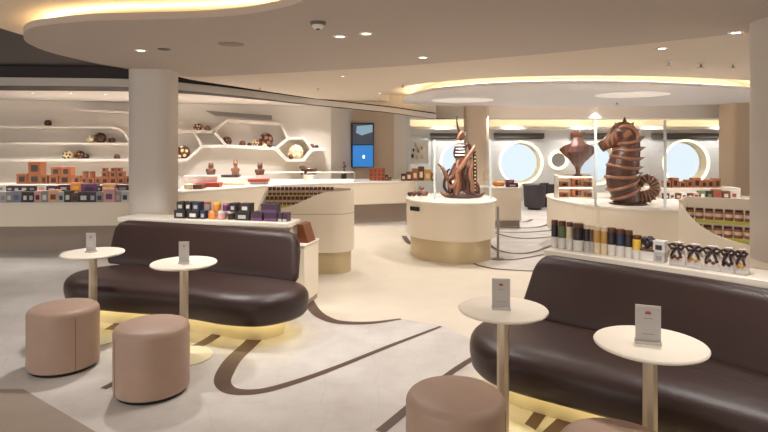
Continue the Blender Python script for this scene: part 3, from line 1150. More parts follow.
def carton(loc, w, d, h, body, label, grp, patch='white', rz=0.0, style='label', name='sweets_box', cat='box'):
    """a carton with a lid line and a printed patch or window on its front"""
    t = thing(name, label, cat, loc, rz, grp)
    MB().box(0, 0, 0, w, d, h * .80).build('body', cm(body), t, smooth=False)
    MB().box(0, 0, h * .80, w * 1.02, d * 1.02, h * .20).build('lid', cm(body), t, smooth=False)
    if style == 'label':
        MB().box(0, -d / 2 - .001, h * .22, w * .55, .003, h * .42).build('paper_label', cm(patch), t, smooth=False)
    elif style == 'window':
        MB().box(0, -d / 2 - .001, h * .20, w * .54, .003, h * .54).build('window', M_boxwin, t, smooth=False)
    elif style == 'band':
        MB().box(0, -d / 2 - .001, 0.002, w * .98, .003, h * .30).build('band', cm(patch), t, smooth=False)
    return t


def row(items, base_h, base_y, dist, what, where, grp, d=.10, hpx=None, rz=0, style='label', zb=None):
    """items: (x0, x1, ytop, body, patch); stand at distance dist on height base_h"""
    for i, (x0, x1, yt, body, patch) in enumerate(items):
        xa = (x0 - 384) * dist / F
        xb = (x1 - 384) * dist / F
        w = (xb - xa) * .95
        h = HC - (yt - YH) * dist / F - base_h
        carton(((xa + xb) / 2, dist + d / 2, base_h), w, d, h, body, '%s %s with %s label, %s from left %s' % (body, what, patch, ORD[i], where) if style == 'label' else '%s %s, %s from left %s' % (body, what, ORD[i], where), grp, patch, rz, style)


# left shop counter: front row, riser, back row
front = [(-6, 0, 192, 'silver', 'navy'), (0, 6, 192, 'silver', 'grey'), (6, 12, 192, 'grey', 'white'), (12, 21, 191, 'grey', 'blue'), (22, 28, 192, 'dark', 'white'), (28, 34, 192, 'dark', 'silver'), (34, 41, 191, 'pink', 'dark'), (41, 48, 191, 'grey', 'white'),
         (48, 58, 190, 'peach', 'brown'), (58, 64, 192, 'silver', 'dark'), (64, 71, 191, 'dark', 'white'), (71, 78, 193, 'brown', 'dark'), (78, 89, 192, 'dark', 'white'), (89, 96, 192, 'plum', 'silver'), (96, 103, 192, 'grey', 'dark'), (103, 115, 189, 'pink', 'purple'), (115, 121, 191, 'grey', 'pink'), (121, 129, 191, 'silver', 'dark')]
row(front, .77, 202, 8.66, 'carton', 'on the shop counter front row', 'cartons along the front of the low shop counter')
rs = tag(MB().box(-5.9, 9.25, .771, 4.5, .50, .13).build('display_riser', M_top, smooth=False, bevel=.005), 'white stepped riser on the low shop counter, lower step', 'riser')
back = [(-6, 5, 185, 'white', 'grey'), (6, 13, 186, 'plum', 'silver'), (13, 20, 186, 'dark', 'silver'), (20, 28, 186, 'plum', 'white'), (28, 36, 186, 'dark', 'grey'), (37, 46, 185, 'white', 'pink'), (46, 57, 186, 'plum', 'grey'), (58, 69, 185, 'dark', 'silver'),
        (70, 81, 183, 'orange', 'yellow'), (81, 97, 184, 'purple', 'plum'), (97, 101, 186, 'dark', 'white'), (102, 115, 184, 'peach', 'yellow'), (116, 129, 185, 'dark', 'grey')]
row(back, .902, 190, 9.02, 'packet', 'on the shop counter back row', 'packets on the riser of the low shop counter')
for x0, x1, c in ((15, 31, 'yellow'), (71, 97, 'yellow'), (103, 118, 'yellow')):
    pass
rs2 = tag(MB().box(-5.9, 9.76, .771, 4.5, .40, .205).build('display_riser', M_top, smooth=False, bevel=.005), 'white stepped riser on the low shop counter, upper step holding copper boxes', 'riser')
Z2 = 9.62
copper = [(16, 27, 174, 184, 'second row end'), (27.3, 40, 174, 184, ''), (40.6, 47, 175.5, 184, ''), (49, 58, 175.8, 184, ''), (58.5, 70, 175.8, 184, ''), (73, 80, 176, 184, ''), (81, 87, 177.5, 184, ''), (87.3, 94, 177.5, 184, ''), (95, 100.5, 176.5, 184, ''),
          (101, 108.5, 177.5, 184, ''), (109, 117, 177.5, 184, ''), (117.3, 124.5, 177.5, 184, ''), (125, 132, 176, 184, '')]


def dz(py, dist):
    return HC - (py - YH) * dist / F


def cbox(x0, x1, yt, zb, dist, lab, grp, body='copper', d=None, rz=0):
    xa, xb = (x0 - 384) * dist / F, (x1 - 384) * dist / F
    w = (xb - xa) * .96
    h = dz(yt, dist) - zb
    return carton(((xa + xb) / 2, dist + (d or w) / 2, zb), w, d or min(w, .16), h, body, lab, grp, style='window', rz=rz, name='window_box')


g1 = 'copper window boxes on the shop counter'
zb = .977
for i, (x0, x1, yt, yb, _) in enumerate(copper):
    cbox(x0, x1, yt, zb, Z2, 'copper window box, %s from left in the bottom row at the shop wall' % ORD[i], g1)
t1 = dz(174, Z2)
cbox(27, 40, 162, t1, Z2, 'large copper box with dark window, alone on top of the leftmost copper stack', g1)
t2 = dz(175.8, Z2)
cbox(50.5, 60.5, 167, t2, Z2, 'copper box with dark window, left of the two on top of the middle stack', g1)
cbox(60.8, 70.5, 167, t2, Z2, 'copper box with dark window, right of the two on top of the middle stack', g1)
t3 = dz(177.5, Z2)
for i, (x0, x1) in enumerate(((81.5, 87), (88.5, 93.5))):
    xa = ((x0 + x1) / 2 - 384) * Z2 / F
    t = thing('round_tin', 'small round copper tin, %s of two on the low copper boxes' % ('left', 'right')[i], 'tin', (xa, Z2 + .05, t3), group='round copper tins')
    MB().lathe([(.042, 0), (.046, .008), (.046, .08), (.042, .09)], n=18).build('body', cm('copper'), t)
    MB().lathe([(.047, .07), (.048, .10), (.03, .106)], n=18).build('lid', cm('brown'), t)
for i, (x0, x1) in enumerate(((101.5, 107.5), (109.5, 116), (117, 123.5))):
    cbox(x0, x1, 171.5, t3, Z2, 'small copper box with dark window, %s in the middle layer by the left column' % ORD[i], g1)
t4 = dz(171.5, Z2)
for i, (x0, x1) in enumerate(((102, 106.5), (110.5, 115), (116.8, 121))):
    cbox(x0, x1, 167.8, t4, Z2, 'tiny copper box, %s in the top layer by the left column' % ORD[i], g1)

# chocolate balls on the honeycomb shelf
DOT = [(0.2, -.9, .3), (-.6, -.7, .35), (.7, -.6, .2), (-.2, -.8, -.5), (.5, -.75, -.4), (-.75, -.5, -.3), (0, -.55, .8)]


def ball(px, py, rpx, label, body=M_chocd, dots=None, off=.17):
    p = W(px, py, off)
    r = rpx * 1.1 * p.y / F
    t = thing('chocolate_ball', label, 'chocolate ball', (p.x, p.y, p.z), group='chocolate balls on the honeycomb shelf')
    MB().ball((0, 0, 0), r, 18).build('shell', body, t)
    if dots:
        m_ = MB()
        for d in DOT:
            v = Vector(d).normalized() * r * .93
            m_.ball(v, r * .26, 8)
        m_.build('dots', dots, t)
    return t


ball(48, 123.2, 3.2, 'small dark chocolate ball alone on the upper left shelf', M_chocd)
ball(90.5, 139.5, 3.6, 'ivory chocolate ball left of a large dark one', M_ivory, M_cream)
ball(100.5, 138, 5.0, 'large dark dotted chocolate ball on the second shelf near the column', M_chocd, M_choc)
ball(112, 140.5, 3.0, 'small brown chocolate ball beside the column on the second shelf', M_choc)
ball(68, 155.5, 4.2, 'ivory chocolate ball with brown dots on the third shelf', M_ivory, M_choc)
ball(80, 155.2, 4.4, 'dark chocolate ball with pale dots beside the ivory one', M_chocd, M_choch)
ball(86, 156.6, 3.0, 'small dark chocolate ball touching the dotted dark one', M_chocd)
ball(117, 157, 2.8, 'small brown chocolate ball on the third shelf by the column', M_choc)
ball(183, 152.5, 6.4, 'large reddish chocolate ball with pale dots in the hexagon right of the column', M_choc, M_ivory)
ball(197.5, 127.3, 3.8, 'ivory and brown chocolate ball above the hexagon right of the column', M_choc, M_ivory)
ball(207.5, 128.5, 2.8, 'small brown chocolate ball right of the ivory one', M_choch)
ball(227, 141.3, 4.4, 'glossy brown chocolate ball at the left end of the long hexagon cell', M_chocd, M_choch)
ball(242.5, 143.7, 3.0, 'small brown chocolate ball second in the long hexagon cell', M_choc, M_choch)
ball(249.5, 144.8, 2.2, 'tiny dark chocolate ball third in the long hexagon cell', M_chocd)
ball(256, 143.6, 3.4, 'ivory topped chocolate ball fourth in the long hexagon cell', M_choch, M_ivory)
ball(266, 140, 6.6, 'big dark chocolate ball with pale dots in the long hexagon cell', M_chocd, M_choch)
ball(264.5, 145.6, 2.2, 'small ivory ball under the big dark ball', M_ivory, off=.27)
ball(270, 145.4, 2.4, 'small dark ball right of the ivory one under the big ball', M_chocd, off=.27)
ball(296, 152, 6.8, 'large ivory dotted chocolate ball in the small right hexagon cell', M_ivory, M_gold)
ball(291, 156.8, 2.3, 'tiny brown ball before the large ivory ball', M_choc, off=.29)
ball(312, 146.3, 2.4, 'small brown ball on the rightmost shelf stub, left one', M_choc)
ball(316.5, 147, 2.0, 'tiny dark ball on the rightmost shelf stub, right one', M_chocd)

# far shop counter: figures, glass cases, books and packs
def figure(px, base_py, h_px, w_px, dist, label, m_, kind=0):
    x, y, z = D(px, base_py, dist)
    s = dist / F
    h, w = h_px * s * 1.1, w_px * s / 2 * 1.1
    t = thing('chocolate_figure', label, 'chocolate figure', (x, y, z), group='chocolate figures on the far counter')
    MB().lathe([(w * .9, 0), (w, h * .12), (w * .75, h * .42), (w * .45, h * .60)], n=16).build('body', m_, t)
    MB().ball((0, 0, h * .76), w * .62, 12, sz=1.25).build('head', m_, t)
    e = MB()
    for s_ in (-1, 1):
        e.ball((s_ * w * .36, 0, h * .95), w * .22, 8, sz=1.8)
    e.build('ears', m_, t)
    a = MB()
    for s_ in (-1, 1):
        a.ball((s_ * w * .85, -w * .2, h * .36), w * .3, 8, sz=1.6)
    a.build('arms', m_, t)


CZ = .861
figure(211, 174.6, 10, 8, 11.2, 'squat brown chocolate figure behind the white glass case right of the column', M_choc)
figure(235.5, 174.8, 13, 7, 11.3, 'tall brown chocolate figure in the middle of the far counter', M_choch)
figure(260, 174.8, 10, 8, 11.45, 'brown chocolate figure left of the lit glass cases', M_choc)
sh2 = thing('plinth_board', 'white raised display board below the chocolate figures on the far counter', 'board')
MB().box(-3.15, 11.33, CZ, 1.05, .46, .12, .35).build('board', M_top, sh2, bevel=.004)
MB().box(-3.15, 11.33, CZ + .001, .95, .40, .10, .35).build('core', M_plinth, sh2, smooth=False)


def tray(px0, px1, py_base, hgt, dist, body, label, d=.22, rz=.0, name='gift_tray', z=None):
    x0, _, zz = D(px0, py_base, dist)
    x1 = D(px1, py_base, dist)[0]
    zz = z if z is not None else zz
    t = thing(name, label, 'box', ((x0 + x1) / 2, dist + d / 2, zz), rz, group='flat boxes on the far counter')
    MB().box(0, 0, 0, x1 - x0, d, hgt * .6).build('body', cm(body), t, bevel=.004)
    MB().box(0, 0, hgt * .6, (x1 - x0) * 1.03, d * 1.03, hgt * .4).build('lid', cm(body), t, bevel=.004)


tray(193, 219, 187, .075, 10.35, 'red', 'flat red gift box on the far counter right of the left column', z=CZ)
tray(184, 217, 182, .19, 10.6, 'white', 'flat white box behind the red gift box', z=CZ)
tray(221, 238, 181, .05, 11.2, 'dark', 'flat dark box on the far counter below the tall chocolate figure', z=CZ + .12)
tray(222, 243, 186, .05, 10.75, 'cream', 'flat cream box before the dark one on the far counter', z=CZ)
tray(248, 268, 183, .05, 11.0, 'red', 'flat dark red box left of the lit glass cases', z=CZ + .05)
tray(250, 266, 186, .05, 11.0, 'grey', 'flat grey box under the dark red one', d=.3, z=CZ)
tray(184, 192, 193, .08, 9.9, 'cream', 'small cream box at the front edge beside the left column', z=CZ)
tray(193, 202, 192.7, .08, 9.95, 'brown', 'small tan box at the front edge of the far counter', z=CZ)


def glass_case(label, x0, x1, y0, y1, z0, z1, rz=0.0, lit=False, grp=None, edge=.012):
    t = thing('glass_case', label, 'glass case', ((x0 + x1) / 2, (y0 + y1) / 2, z0), rz, grp)
    w, d, h = x1 - x0, y1 - y0, z1 - z0
    MB().box(0, -d / 2, 0, w, .006, h).build('front_pane', M_glass, t, smooth=False)
    MB().box(0, d / 2, 0, w, .006, h).build('rear_pane', M_glass, t, smooth=False)
    MB().box(-w / 2, 0, 0, .006, d - .01, h).build('side_pane', M_glass, t, smooth=False)
    MB().box(w / 2, 0, 0, .006, d - .01, h).build('side_pane', M_glass, t, smooth=False)
    for sx in (-1, 1):
        MB().box(sx * w / 2, -d / 2, 0, edge, edge, h).build('glass_edge', M_edge, t, smooth=False)
    return t


for a, b, lab in ((256, 304, 'lit glass display case on the far counter, left of two'), (306, 354, 'lit glass display case on the far counter, right of two')):
    x0, x1 = (a - 384) * 11.7 / F, (b - 384) * 11.9 / F
    t = glass_case(lab, x0, x1, 11.68, 12.08, CZ, CZ + .18, .12, grp='lit glass cases on the far counter')
    MB().box(0, 0, .002, x1 - x0 - .03, .36, .03).build('lit_bed', mat('lit bed', (255, 240, 214), emit=.7, ecol=(255, 236, 205)), t, smooth=False)
    MB().box(0, 0, .18, x1 - x0, .41, .012).build('case_top', M_top, t, smooth=False)
# chocolate tablets leaning in a pile above the right glass case
pt = W(307, 169.5, .35)
tp_ = thing('chocolate_pile', 'dark chocolate basket leaning on the counter below the right hexagon cell', 'chocolate', (-1.62, 12.22, CZ))
MB().box(0, 0, .12, .34, .14, .14, .2).build('basket', M_chocd, tp_, bevel=.03)
mm = MB()
for k in range(7):
    mm.ball((-.16 + .05 * k, -.03 + .03 * (k % 2), .28 - .012 * k), .035, 8)
mm.build('chocolates', M_choc, tp_)
MB().box(0, 0, 0, .2, .1, .13, .2).build('stand', M_top, tp_, smooth=False)
bt = thing('dark_bottle', 'dark figure-shaped bottle on the counter left of the screen', 'bottle', (D(344, 172, 12.2)[0], 12.2, CZ))
MB().lathe([(.05, 0), (.055, .02), (.055, .15), (.02, .2), (.02, .25)], n=16).build('body', M_black, bt)
MB().ball((0, 0, .30), .045, 12).build('stopper', M_choc, bt)
MB().box(0, 0, .34, .03, .03, .06).build('tip', M_chocd, bt, bevel=.008)

# boxes right of the screen on the far counter
for r_ in range(3):
    for c_ in range(4):
        carton((D(371.3 + c_ * 3.9, 180, 12.1)[0], 12.12, CZ + r_ * .088), .078, .12, .084, 'copper' if (r_ + c_) % 2 == 0 else 'red', '%s small box, %s from left in layer %s of the far block' % ('copper' if (r_ + c_) % 2 == 0 else 'red', ORD[c_], ('bottom', 'middle', 'top')[r_]), 'block of copper and red boxes right of the screen', 'brown')
for k, (a, b, hh) in enumerate(((385, 388, .12), (388.2, 391.5, .07))):
    carton((D((a + b) / 2, 180, 12.1)[0], 12.15, CZ), (b - a) * 12.1 / F, .1, hh, 'dark', 'small dark box %s right of the copper block on the far counter' % ('just', 'farther')[k], 'dark boxes by the copper block', 'gold')

# screen
scn = thing('wall_screen', 'tall digital screen with a dark picture above a blue field on the beige wall', 'screen', (D(362.5, 145, 14.1)[0], 14.14, D(362, 167.5, 14.1)[2]))
sh_ = D(0, 123, 14.1)[2] - D(0, 167.5, 14.1)[2]
MB().box(0, 0, 0, .56, .07, sh_).build('frame', M_black, scn, smooth=False)
MB().box(.01, -.04, .02, .50, .012, sh_ * .48).build('blue_display', mat('blue display', (40, 120, 200), .3, emit=.42, ecol=(44, 128, 205)), scn, smooth=False)
MB().box(.01, -.04, sh_ * .52, .50, .012, sh_ * .45).build('picture_display', mat('picture display', (70, 78, 92), .3, emit=.12, ecol=(84, 98, 120)), scn, smooth=False)
pm = MB()
pm.add([(-.14, -.048, sh_ * .93), (.25, -.048, sh_ * .96), (.25, -.048, sh_ * .80), (-.02, -.048, sh_ * .72), (-.16, -.048, sh_ * .78)], [(0, 1, 2, 3, 4)])
pm.build('picture_shape', mat('pale picture blue', (150, 190, 214), .4, emit=.2, ecol=(160, 196, 220)), scn, smooth=False)
MB().ball((.03, -.048, sh_ * .24), .03, 10, 1, .1, 1.6).build('white_mark', mat('white mark', (230, 240, 250), .4, emit=.8), scn)

# ================================================================== items around the central island
hz = 12.3
hang = thing('hanging_display', 'white wall panel with small hanging brown and white ornaments beyond the far counter', 'wall display', (D(416, 160, 14.6)[0], 14.6, D(416, 160, 14.6)[2]))
MB().box(0, .02, -.1, .62, .03, .60).build('panel', mat('display white', (240, 238, 234), .5), hang, smooth=False)
for k in range(12):
    rx, rz_ = random.uniform(-.25, .25), random.uniform(.05, .42)
    MB().ball((rx, -.02, rz_), random.uniform(.03, .05), 8, .7, .5, 1.4).build('ornament', random.choice([M_choc, M_ivory, cm('gold'), cm('white')]), hang)
for k, (a, b, yt, yb, c) in enumerate(((401, 406, 175, 182, 'dark'), (406, 412, 173, 182, 'brown'), (412, 418, 170, 182, 'copper'), (418, 424, 168, 182, 'brown'), (424, 431, 171, 182, 'gold'), (431, 436, 174, 182, 'copper'))):
    carton((D((a + b) / 2, yb, 12.1)[0], 12.12 + .0, CZ), (b - a) * 12.1 / F * .96, .14, (yb - yt) * 12.1 / F, c, '%s box, %s from left on the far counter behind the central island' % (c, ORD[k]), 'boxes at the right end of the far counter', 'cream')
for k, (px, py, r, c) in enumerate(((410, 193, 2.4, M_chocd), (414, 192.5, 2.6, M_choc), (419, 192.7, 2.4, M_chocd), (423, 191, 3.0, M_choch), (426, 194, 2.2, M_choc), (421.5, 187.6, 2.4, M_choch))):
    x, y = G(px, py + r, .85)
    y = 8.75 + .03 * k
    x = (px - 384) * y / F
    zc = .851 + r * y / F if k < 5 else .851 + 3 * r * y / F
    tag(MB().ball((0, 0, 0), r * y / F, 12, 1.1, 1, 1).build('chocolate_piece', c, loc=(x, y, zc)), '%s chocolate lump, %s from left on the central island' % ('dark' if c is M_chocd else 'brown', ORD[k]), 'chocolate', 'chocolate lumps on the central island')
# purple gift boxes and orange items on the small side counter
carton((2.56, 11.42, .781), .22, .16, .08, 'plum', 'flat plum gift box on the small counter behind the island', 'gift boxes on the side counter', 'pink')
carton((2.52, 11.44, .862), .16, .13, .06, 'purple', 'small purple gift box on top of the plum one', 'gift boxes on the side counter', 'pink')
for k in range(4):
    tag(MB().ball((0, 0, 0), .06, 10, 1.2, 1, .9).build('orange_sweet', cm('orange'), loc=(2.28 + .075 * (k % 2) + .03 * (k // 2), 11.62 - .08 * (k // 2), .836 if k < 2 else .836)), 'orange sweet, %s of four heaped on the small counter' % ORD[k], 'sweet', 'orange sweets heap')

# glass cases around the sculptures
glass_case('tall glass case around the tentacle sculpture on the central island', .74, 1.56, 8.35, 9.0, .851, 1.72, edge=.028)
glass_case('tall glass case around the chocolate seahorse', 2.73, 3.63, 7.36, 8.02, .851, 1.97, edge=.026)

# ---- tentacle sculpture
DT = 8.66


def S(px, py, dist=DT, dy=0.0):
    q = D(px, py, dist)
    return (q[0], q[1] + dy, q[2])


oc = thing('chocolate_sculpture', 'brown chocolate sculpture of a striped figure rising from tangled tentacles', 'sculpture', (S(462, 196)[0], DT, .851))


def rel(p):
    return (p[0] - oc.location.x, p[1] - oc.location.y, p[2] - oc.location.z)


def otube(px, radii, name, m_, dys=None, n=10, per=5):
    P = [rel(S(x, y, DT, (dys[i] if dys else 0))) for i, (x, y) in enumerate(px)]
    Q = smooth_open(P, per)
    k = len(px)
    R_ = []
    for i in range(len(Q)):
        t = i / (len(Q) - 1) * (k - 1)
        a = int(min(t, k - 2))
        R_.append(radii[a] + (radii[a + 1] - radii[a]) * (t - a))
    return MB().tube(Q, R_, n).build(name, m_, oc)


mb = MB()
mb.lathe([(.26, 0), (.27, .02), (.20, .06), (.16, .10)], n=28).build('base', M_chocd, oc)
otube([(463, 195), (462, 185), (461.5, 174), (461, 164), (460.5, 157)], [.13, .115, .10, .085, .075], 'trunk', M_choc)
for k, (xt, xb, dy) in enumerate(((456.5, 454, -.08), (459.5, 458, -.11), (463, 462.5, -.12), (466.5, 467, -.10), (469.5, 471.5, -.06))):
    otube([(xt, 166 + k % 2 * 2), (xt - .4 + k * .2, 178), (xb, 195.5)], [.022, .034, .04], 'drape', [M_choch, M_choc, M_chocd, M_choc, M_chocd][k], [dy, dy, dy - .02])
otube([(460.2, 158), (460, 151), (459.8, 144)], [.075, .07, .055], 'torso', M_chocd)
for k in range(4):
    y_ = 145.5 + k * 3.2
    z_ = rel(S(460, y_))[2]
    x_ = rel(S(460, y_))[0]
    mb = MB()
    rr = .062 + .005 * k
    mb.lathe([(rr, z_ - .011), (rr + .008, z_ - .006), (rr + .008, z_ + .006), (rr, z_ + .011)], x_, 0, 20)
    mb.build('white_stripe', mat('icing white', (226, 222, 218), .4), oc)
mb = MB()
mb.ball(rel(S(460.8, 136.5)), .062, 14, .9, .9, 1.1).build('head', M_choc, oc)
otube([(457, 140), (459.5, 134), (463.5, 131)], [.02, .028, .012], 'crest', M_choch, [-.05, -.06, -.03])
otube([(462, 139), (464.5, 134), (465, 130)], [.02, .022, .008], 'crest', M_chocd, [-.04, -.05, -.02])
otube([(459.5, 134), (457.8, 127), (456.8, 121), (457.2, 116)], [.02, .014, .010, .004], 'spire', M_chocd)
otube([(463.5, 148), (467, 144.5), (469.5, 146), (470, 150)], [.035, .03, .026, .022], 'arm', M_chocd)
otube([(456.5, 147), (455, 153), (456, 158)], [.03, .028, .024], 'arm', M_chocd)
otube([(456, 172), (462, 164), (467, 156), (472, 149), (473.5, 145)], [.045, .04, .034, .028, .015], 'tentacle', M_choch, [-.12, -.13, -.13, -.1, -.08])
otube([(473.5, 147), (474, 158), (474.5, 174), (474, 194)], [.024, .028, .03, .036], 'tentacle', M_chocd, [-.04, -.05, -.05, -.04])
otube([(437.5, 164), (441, 166.5), (444.5, 173), (447.5, 178.5), (452, 176), (456, 168)], [.010, .022, .034, .042, .046, .05], 'tentacle', M_choc, [-.05, -.07, -.10, -.12, -.12, -.1])
otube([(447, 182), (450, 186), (454, 183), (457, 176)], [.012, .026, .034, .04], 'tentacle', M_choch, [-.14, -.15, -.16, -.12])
otube([(450, 169), (447, 172), (444, 186), (449, 194)], [.012, .02, .024, .02], 'tentacle', M_chocd, [-.02, -.02, -.02, -.04])
otube([(466, 190), (474, 194.5), (480, 194.5), (484, 192.5)], [.04, .034, .024, .008], 'tentacle', M_chocd, [-.14, -.14, -.1, -.05])
otube([(458, 191), (450, 195), (446, 194.5)], [.04, .03, .012], 'tentacle', M_choc, [-.14, -.12, -.1])
otube([(451, 195), (449, 180), (452, 170), (455, 163)], [.04, .035, .03, .02], 'drape', M_chocd, [-.06, -.08, -.08, -.06])
otube([(455.5, 195), (456.5, 182), (455.5, 172), (457.5, 160)], [.045, .04, .034, .02], 'drape', M_choch, [-.14, -.15, -.13, -.09])
otube([(469.5, 195), (470.5, 184), (469, 174), (471, 163), (469.5, 157)], [.045, .04, .034, .026, .012], 'drape', M_choch, [-.13, -.14, -.12, -.1, -.08])
otube([(464.5, 192), (466.5, 183), (464, 175), (465.5, 167)], [.03, .032, .03, .016], 'tentacle', M_chocd, [-.16, -.17, -.15, -.13])
otube([(448, 194.5), (443, 194), (440, 191.5)], [.034, .024, .008], 'tentacle', M_choch, [-.08, -.06, -.03])
otube([(478, 194.5), (478.5, 188), (476.5, 183), (474, 181)], [.026, .022, .018, .01], 'tentacle', M_choc, [-.02, -.02, -.03, -.04])
mb = MB()
for k in range(12):
    q = rel(S(474.2, 150 + k * 3.6, DT, -.078))
    mb.ball(q, .012, 6)
mb.build('suckers', M_ivory, oc)

# ---- seahorse
DS = 7.69
ss = DS / F
shs = thing('seahorse_sculpture', 'large ridged chocolate seahorse with a curled tail, on the right island counter', 'sculpture', ((628 - 384) * ss, DS, .851))


def q_(px, py, dy=0.0):
    x, y, z = D(px, py, DS)
    return (x - shs.location.x, dy, z - .851)


def stube(pts, radii, name, m_, n=20, flat=.8, per=6, parent=shs, dys=None):
    P = [q_(*p) if not dys else q_(*p, dys[i]) for i, p in enumerate(pts)]
    Q = smooth_open(P, per)
    k = len(pts)
    R_ = []
    for i in range(len(Q)):
        t = i / (len(Q) - 1) * (k - 1)
        a = int(min(t, k - 2))
        R_.append((radii[a] + (radii[a + 1] - radii[a]) * (t - a)) * ss)
    return MB().tube(Q, R_, n, flat).build(name, m_, parent), Q, R_


body, BQ, BR = stube([(625, 131), (627, 140), (627, 149), (625, 159), (622.5, 170), (622, 181), (624.5, 191), (628.5, 203)],
                     [11, 12, 12.8, 14.4, 15.8, 15.4, 14, 12.5], 'body', M_chocm)
stube([(629, 197), (636, 197.8), (644, 197.5), (651, 195), (655.5, 189), (653.5, 182.5), (647.5, 178.2), (641.5, 181.5), (640.5, 187)],
      [9, 6.6, 5.6, 5.2, 4.9, 4.6, 4.2, 3.4, 2.2], 'tail', M_chocm, n=16)
# head
hb = MB()
hb.ball(q_(623.5, 133.5), 12.6 * ss, 22, 1.08, .72, .95)
hb.build('head', M_chocm, shs)
stube([(618, 136.5), (611, 141), (605.5, 144.5), (601, 147)], [9.2, 7.6, 5.4, 5.6], 'snout', M_choc, n=16)
ck = MB()
ck.ball(q_(624.5, 134.5, -7.2 * ss), 6.2 * ss, 16, 1, .35, .9)
ck.build('cheek_plate', M_choch, shs)
ey = MB()
ey.ball(q_(615.5, 133.5, -6.8 * ss), 2.4 * ss, 12)
ey.build('eye', M_chocd, shs)


def spike(a, b, r, name='spine', m_=M_choc):
    A, B = Vector(a), Vector(b)
    return MB().tube([A, A.lerp(B, .5), B], [r, r * .55, r * .06], 10).build(name, m_, shs)


for a, b, r in (((624.5, 125), (624.5, 116.8), 3.2), ((618, 126.5), (614.5, 122.5), 3), ((630.5, 126), (634, 122.5), 3), ((613, 130.5), (609, 128.5), 2.2), ((634.5, 131.5), (639.5, 129.5), 2.6),
                ((611.5, 136), (607.5, 134.5), 1.8), ((637, 139.5), (641.5, 138), 2.2)):
    spike(q_(*a), q_(*b), r * ss, 'crown_spike')
for k in range(3):
    stube([(617 - 4 * k, 128.5 + 3 * k), (613.5 - 4 * k, 135 + 3 * k), (615 - 4 * k, 143 + 2 * k)], [1.2, 1.5, 1.0], 'snout_ridge', M_choch, n=8, flat=1, dys=[-.06, -.085 + .015 * k, -.06])
stube([(616, 128), (622, 126), (629, 128), (634, 134), (633, 141)], [1.2, 1.8, 2, 1.8, 1], 'brow_ridge', M_choch, n=8, flat=1, dys=[-.09, -.10, -.11, -.11, -.1])
# slanting ridges wrapped round the trunk, each ending in a spine at the back
for k in range(7):
    t = .17 + .122 * k
    i = int(t * (len(BQ) - 1))
    c, r = Vector(BQ[i]), BR[i]
    t_ = (Vector(BQ[min(i + 1, len(BQ) - 1)]) - Vector(BQ[max(i - 1, 0)])).normalized()
    u = Vector((0, 1, 0))
    w_ = t_.cross(u).normalized()
    if w_.x < 0:
        w_ = -w_
    pts = []
    for j in range(25):
        a = 2 * PI * j / 24
        p = c + w_ * math.cos(a) * r * 1.015 + u * math.sin(a) * r * .8 * 1.02
        p.z += math.cos(a) * r * .12 - math.sin(a) ** 2 * r * .10
        pts.append(tuple(p))
    MB().tube(pts, .023, 8).build('ridge', M_choch, shs)
    e = c + w_ * r * .98 + Vector((0, 0, r * .12))
    spike(tuple(e), tuple(e + w_ * .085 + Vector((0, 0, .035))), .036, 'spine', M_choch)
    g = c - w_ * r * .9 - Vector((0, 0, r * .22))
# tail rings
tpts = [(636, 197.8), (644, 197.5), (651, 195), (655.5, 189), (653.5, 182.5), (647.5, 178.2), (641.5, 181.5)]
TQ = smooth_open([q_(*p) for p in tpts], 4)
for i in range(0, len(TQ), 2):
    c = Vector(TQ[i])
    t_ = (Vector(TQ[min(i + 1, len(TQ) - 1)]) - Vector(TQ[max(i - 1, 0)])).normalized()
    u = Vector((0, 1, 0))
    w_ = t_.cross(u).normalized()
    r = (6.7 - 3.2 * i / len(TQ)) * ss
    pts = [tuple(c + w_ * math.cos(2 * PI * j / 16) * r + u * math.sin(2 * PI * j / 16) * r * .85) for j in range(17)]
    MB().tube(pts, .011, 6).build('tail_ring', M_choch, shs)
fb = MB().lathe([(.24, 0), (.24, .012), (.18, .03)], .0, .0, 28).build('foot', M_chocd, shs)

# ---- box shelf with the finned sculpture
us = thing('tiered_shelf', 'cream two-tier shelf of copper boxes left of the seahorse', 'shelf', (2.835, 8.5, .851))
w_ = .54
MB().box(0, .08, 0, w_, .02, .36).build('back_panel', M_cream, us, smooth=False)
for z in (0.001, .155, .315):
    MB().box(0, 0, z, w_, .17, .015).build('shelf_board', M_top, us, bevel=.003)
for z in (.148, .308):
    MB().box(0, -.07, z, w_ - .06, .012, .006).build('shelf_light', mat('shelf light', (255, 236, 200), emit=6.0, ecol=(255, 232, 196)), us, smooth=False)
for sx in (-1, 1):
    MB().box(sx * (w_ / 2 - .01), 0, .016, .02, .17, .299).build('side_panel', M_cream, us, smooth=False)
gz = 'copper boxes in the tiered shelf'
for lv, zz in (('lower', .868), ('upper', 1.022)):
    for k, (xx, ww, hh) in enumerate(((-.16, .12, .07), (.045, .165, .135), (.205, .10, .07))):
        carton((2.835 + xx, 8.495, zz), ww, .09, hh, 'copper', '%s copper box with dark window, %s on the %s tier beside the seahorse' % ('large' if ww > .12 else 'small', ('left', 'middle', 'right')[k], lv), gz, style='window', name='window_box')
FD = 8.5
fx = (578 - 384) * FD / F
fs = thing('fish_sculpture', 'dark chocolate finned fish sculpture standing on the tiered shelf', 'sculpture', (fx, FD, 1.182))
sc_ = FD / F
MB().lathe([(.06, 0), (.055, .015), (.032, .03), (.034, .09), (.05, .13)], n=16).build('pedestal', M_choc, fs)
M_spark = mat('speckled chocolate', (92, 62, 56), .3, noise=.55, nscale=22, coat=.3)
fbm = MB()
rings = []
for px_r, zz in ((.04, .12), (.09, .18), (.14, .26), (.175, .36), (.15, .44), (.09, .52), (.06, .57)):
    rings.append([(px_r * math.cos(2 * PI * j / 10), px_r * .75 * math.sin(2 * PI * j / 10), zz) for j in range(10)])
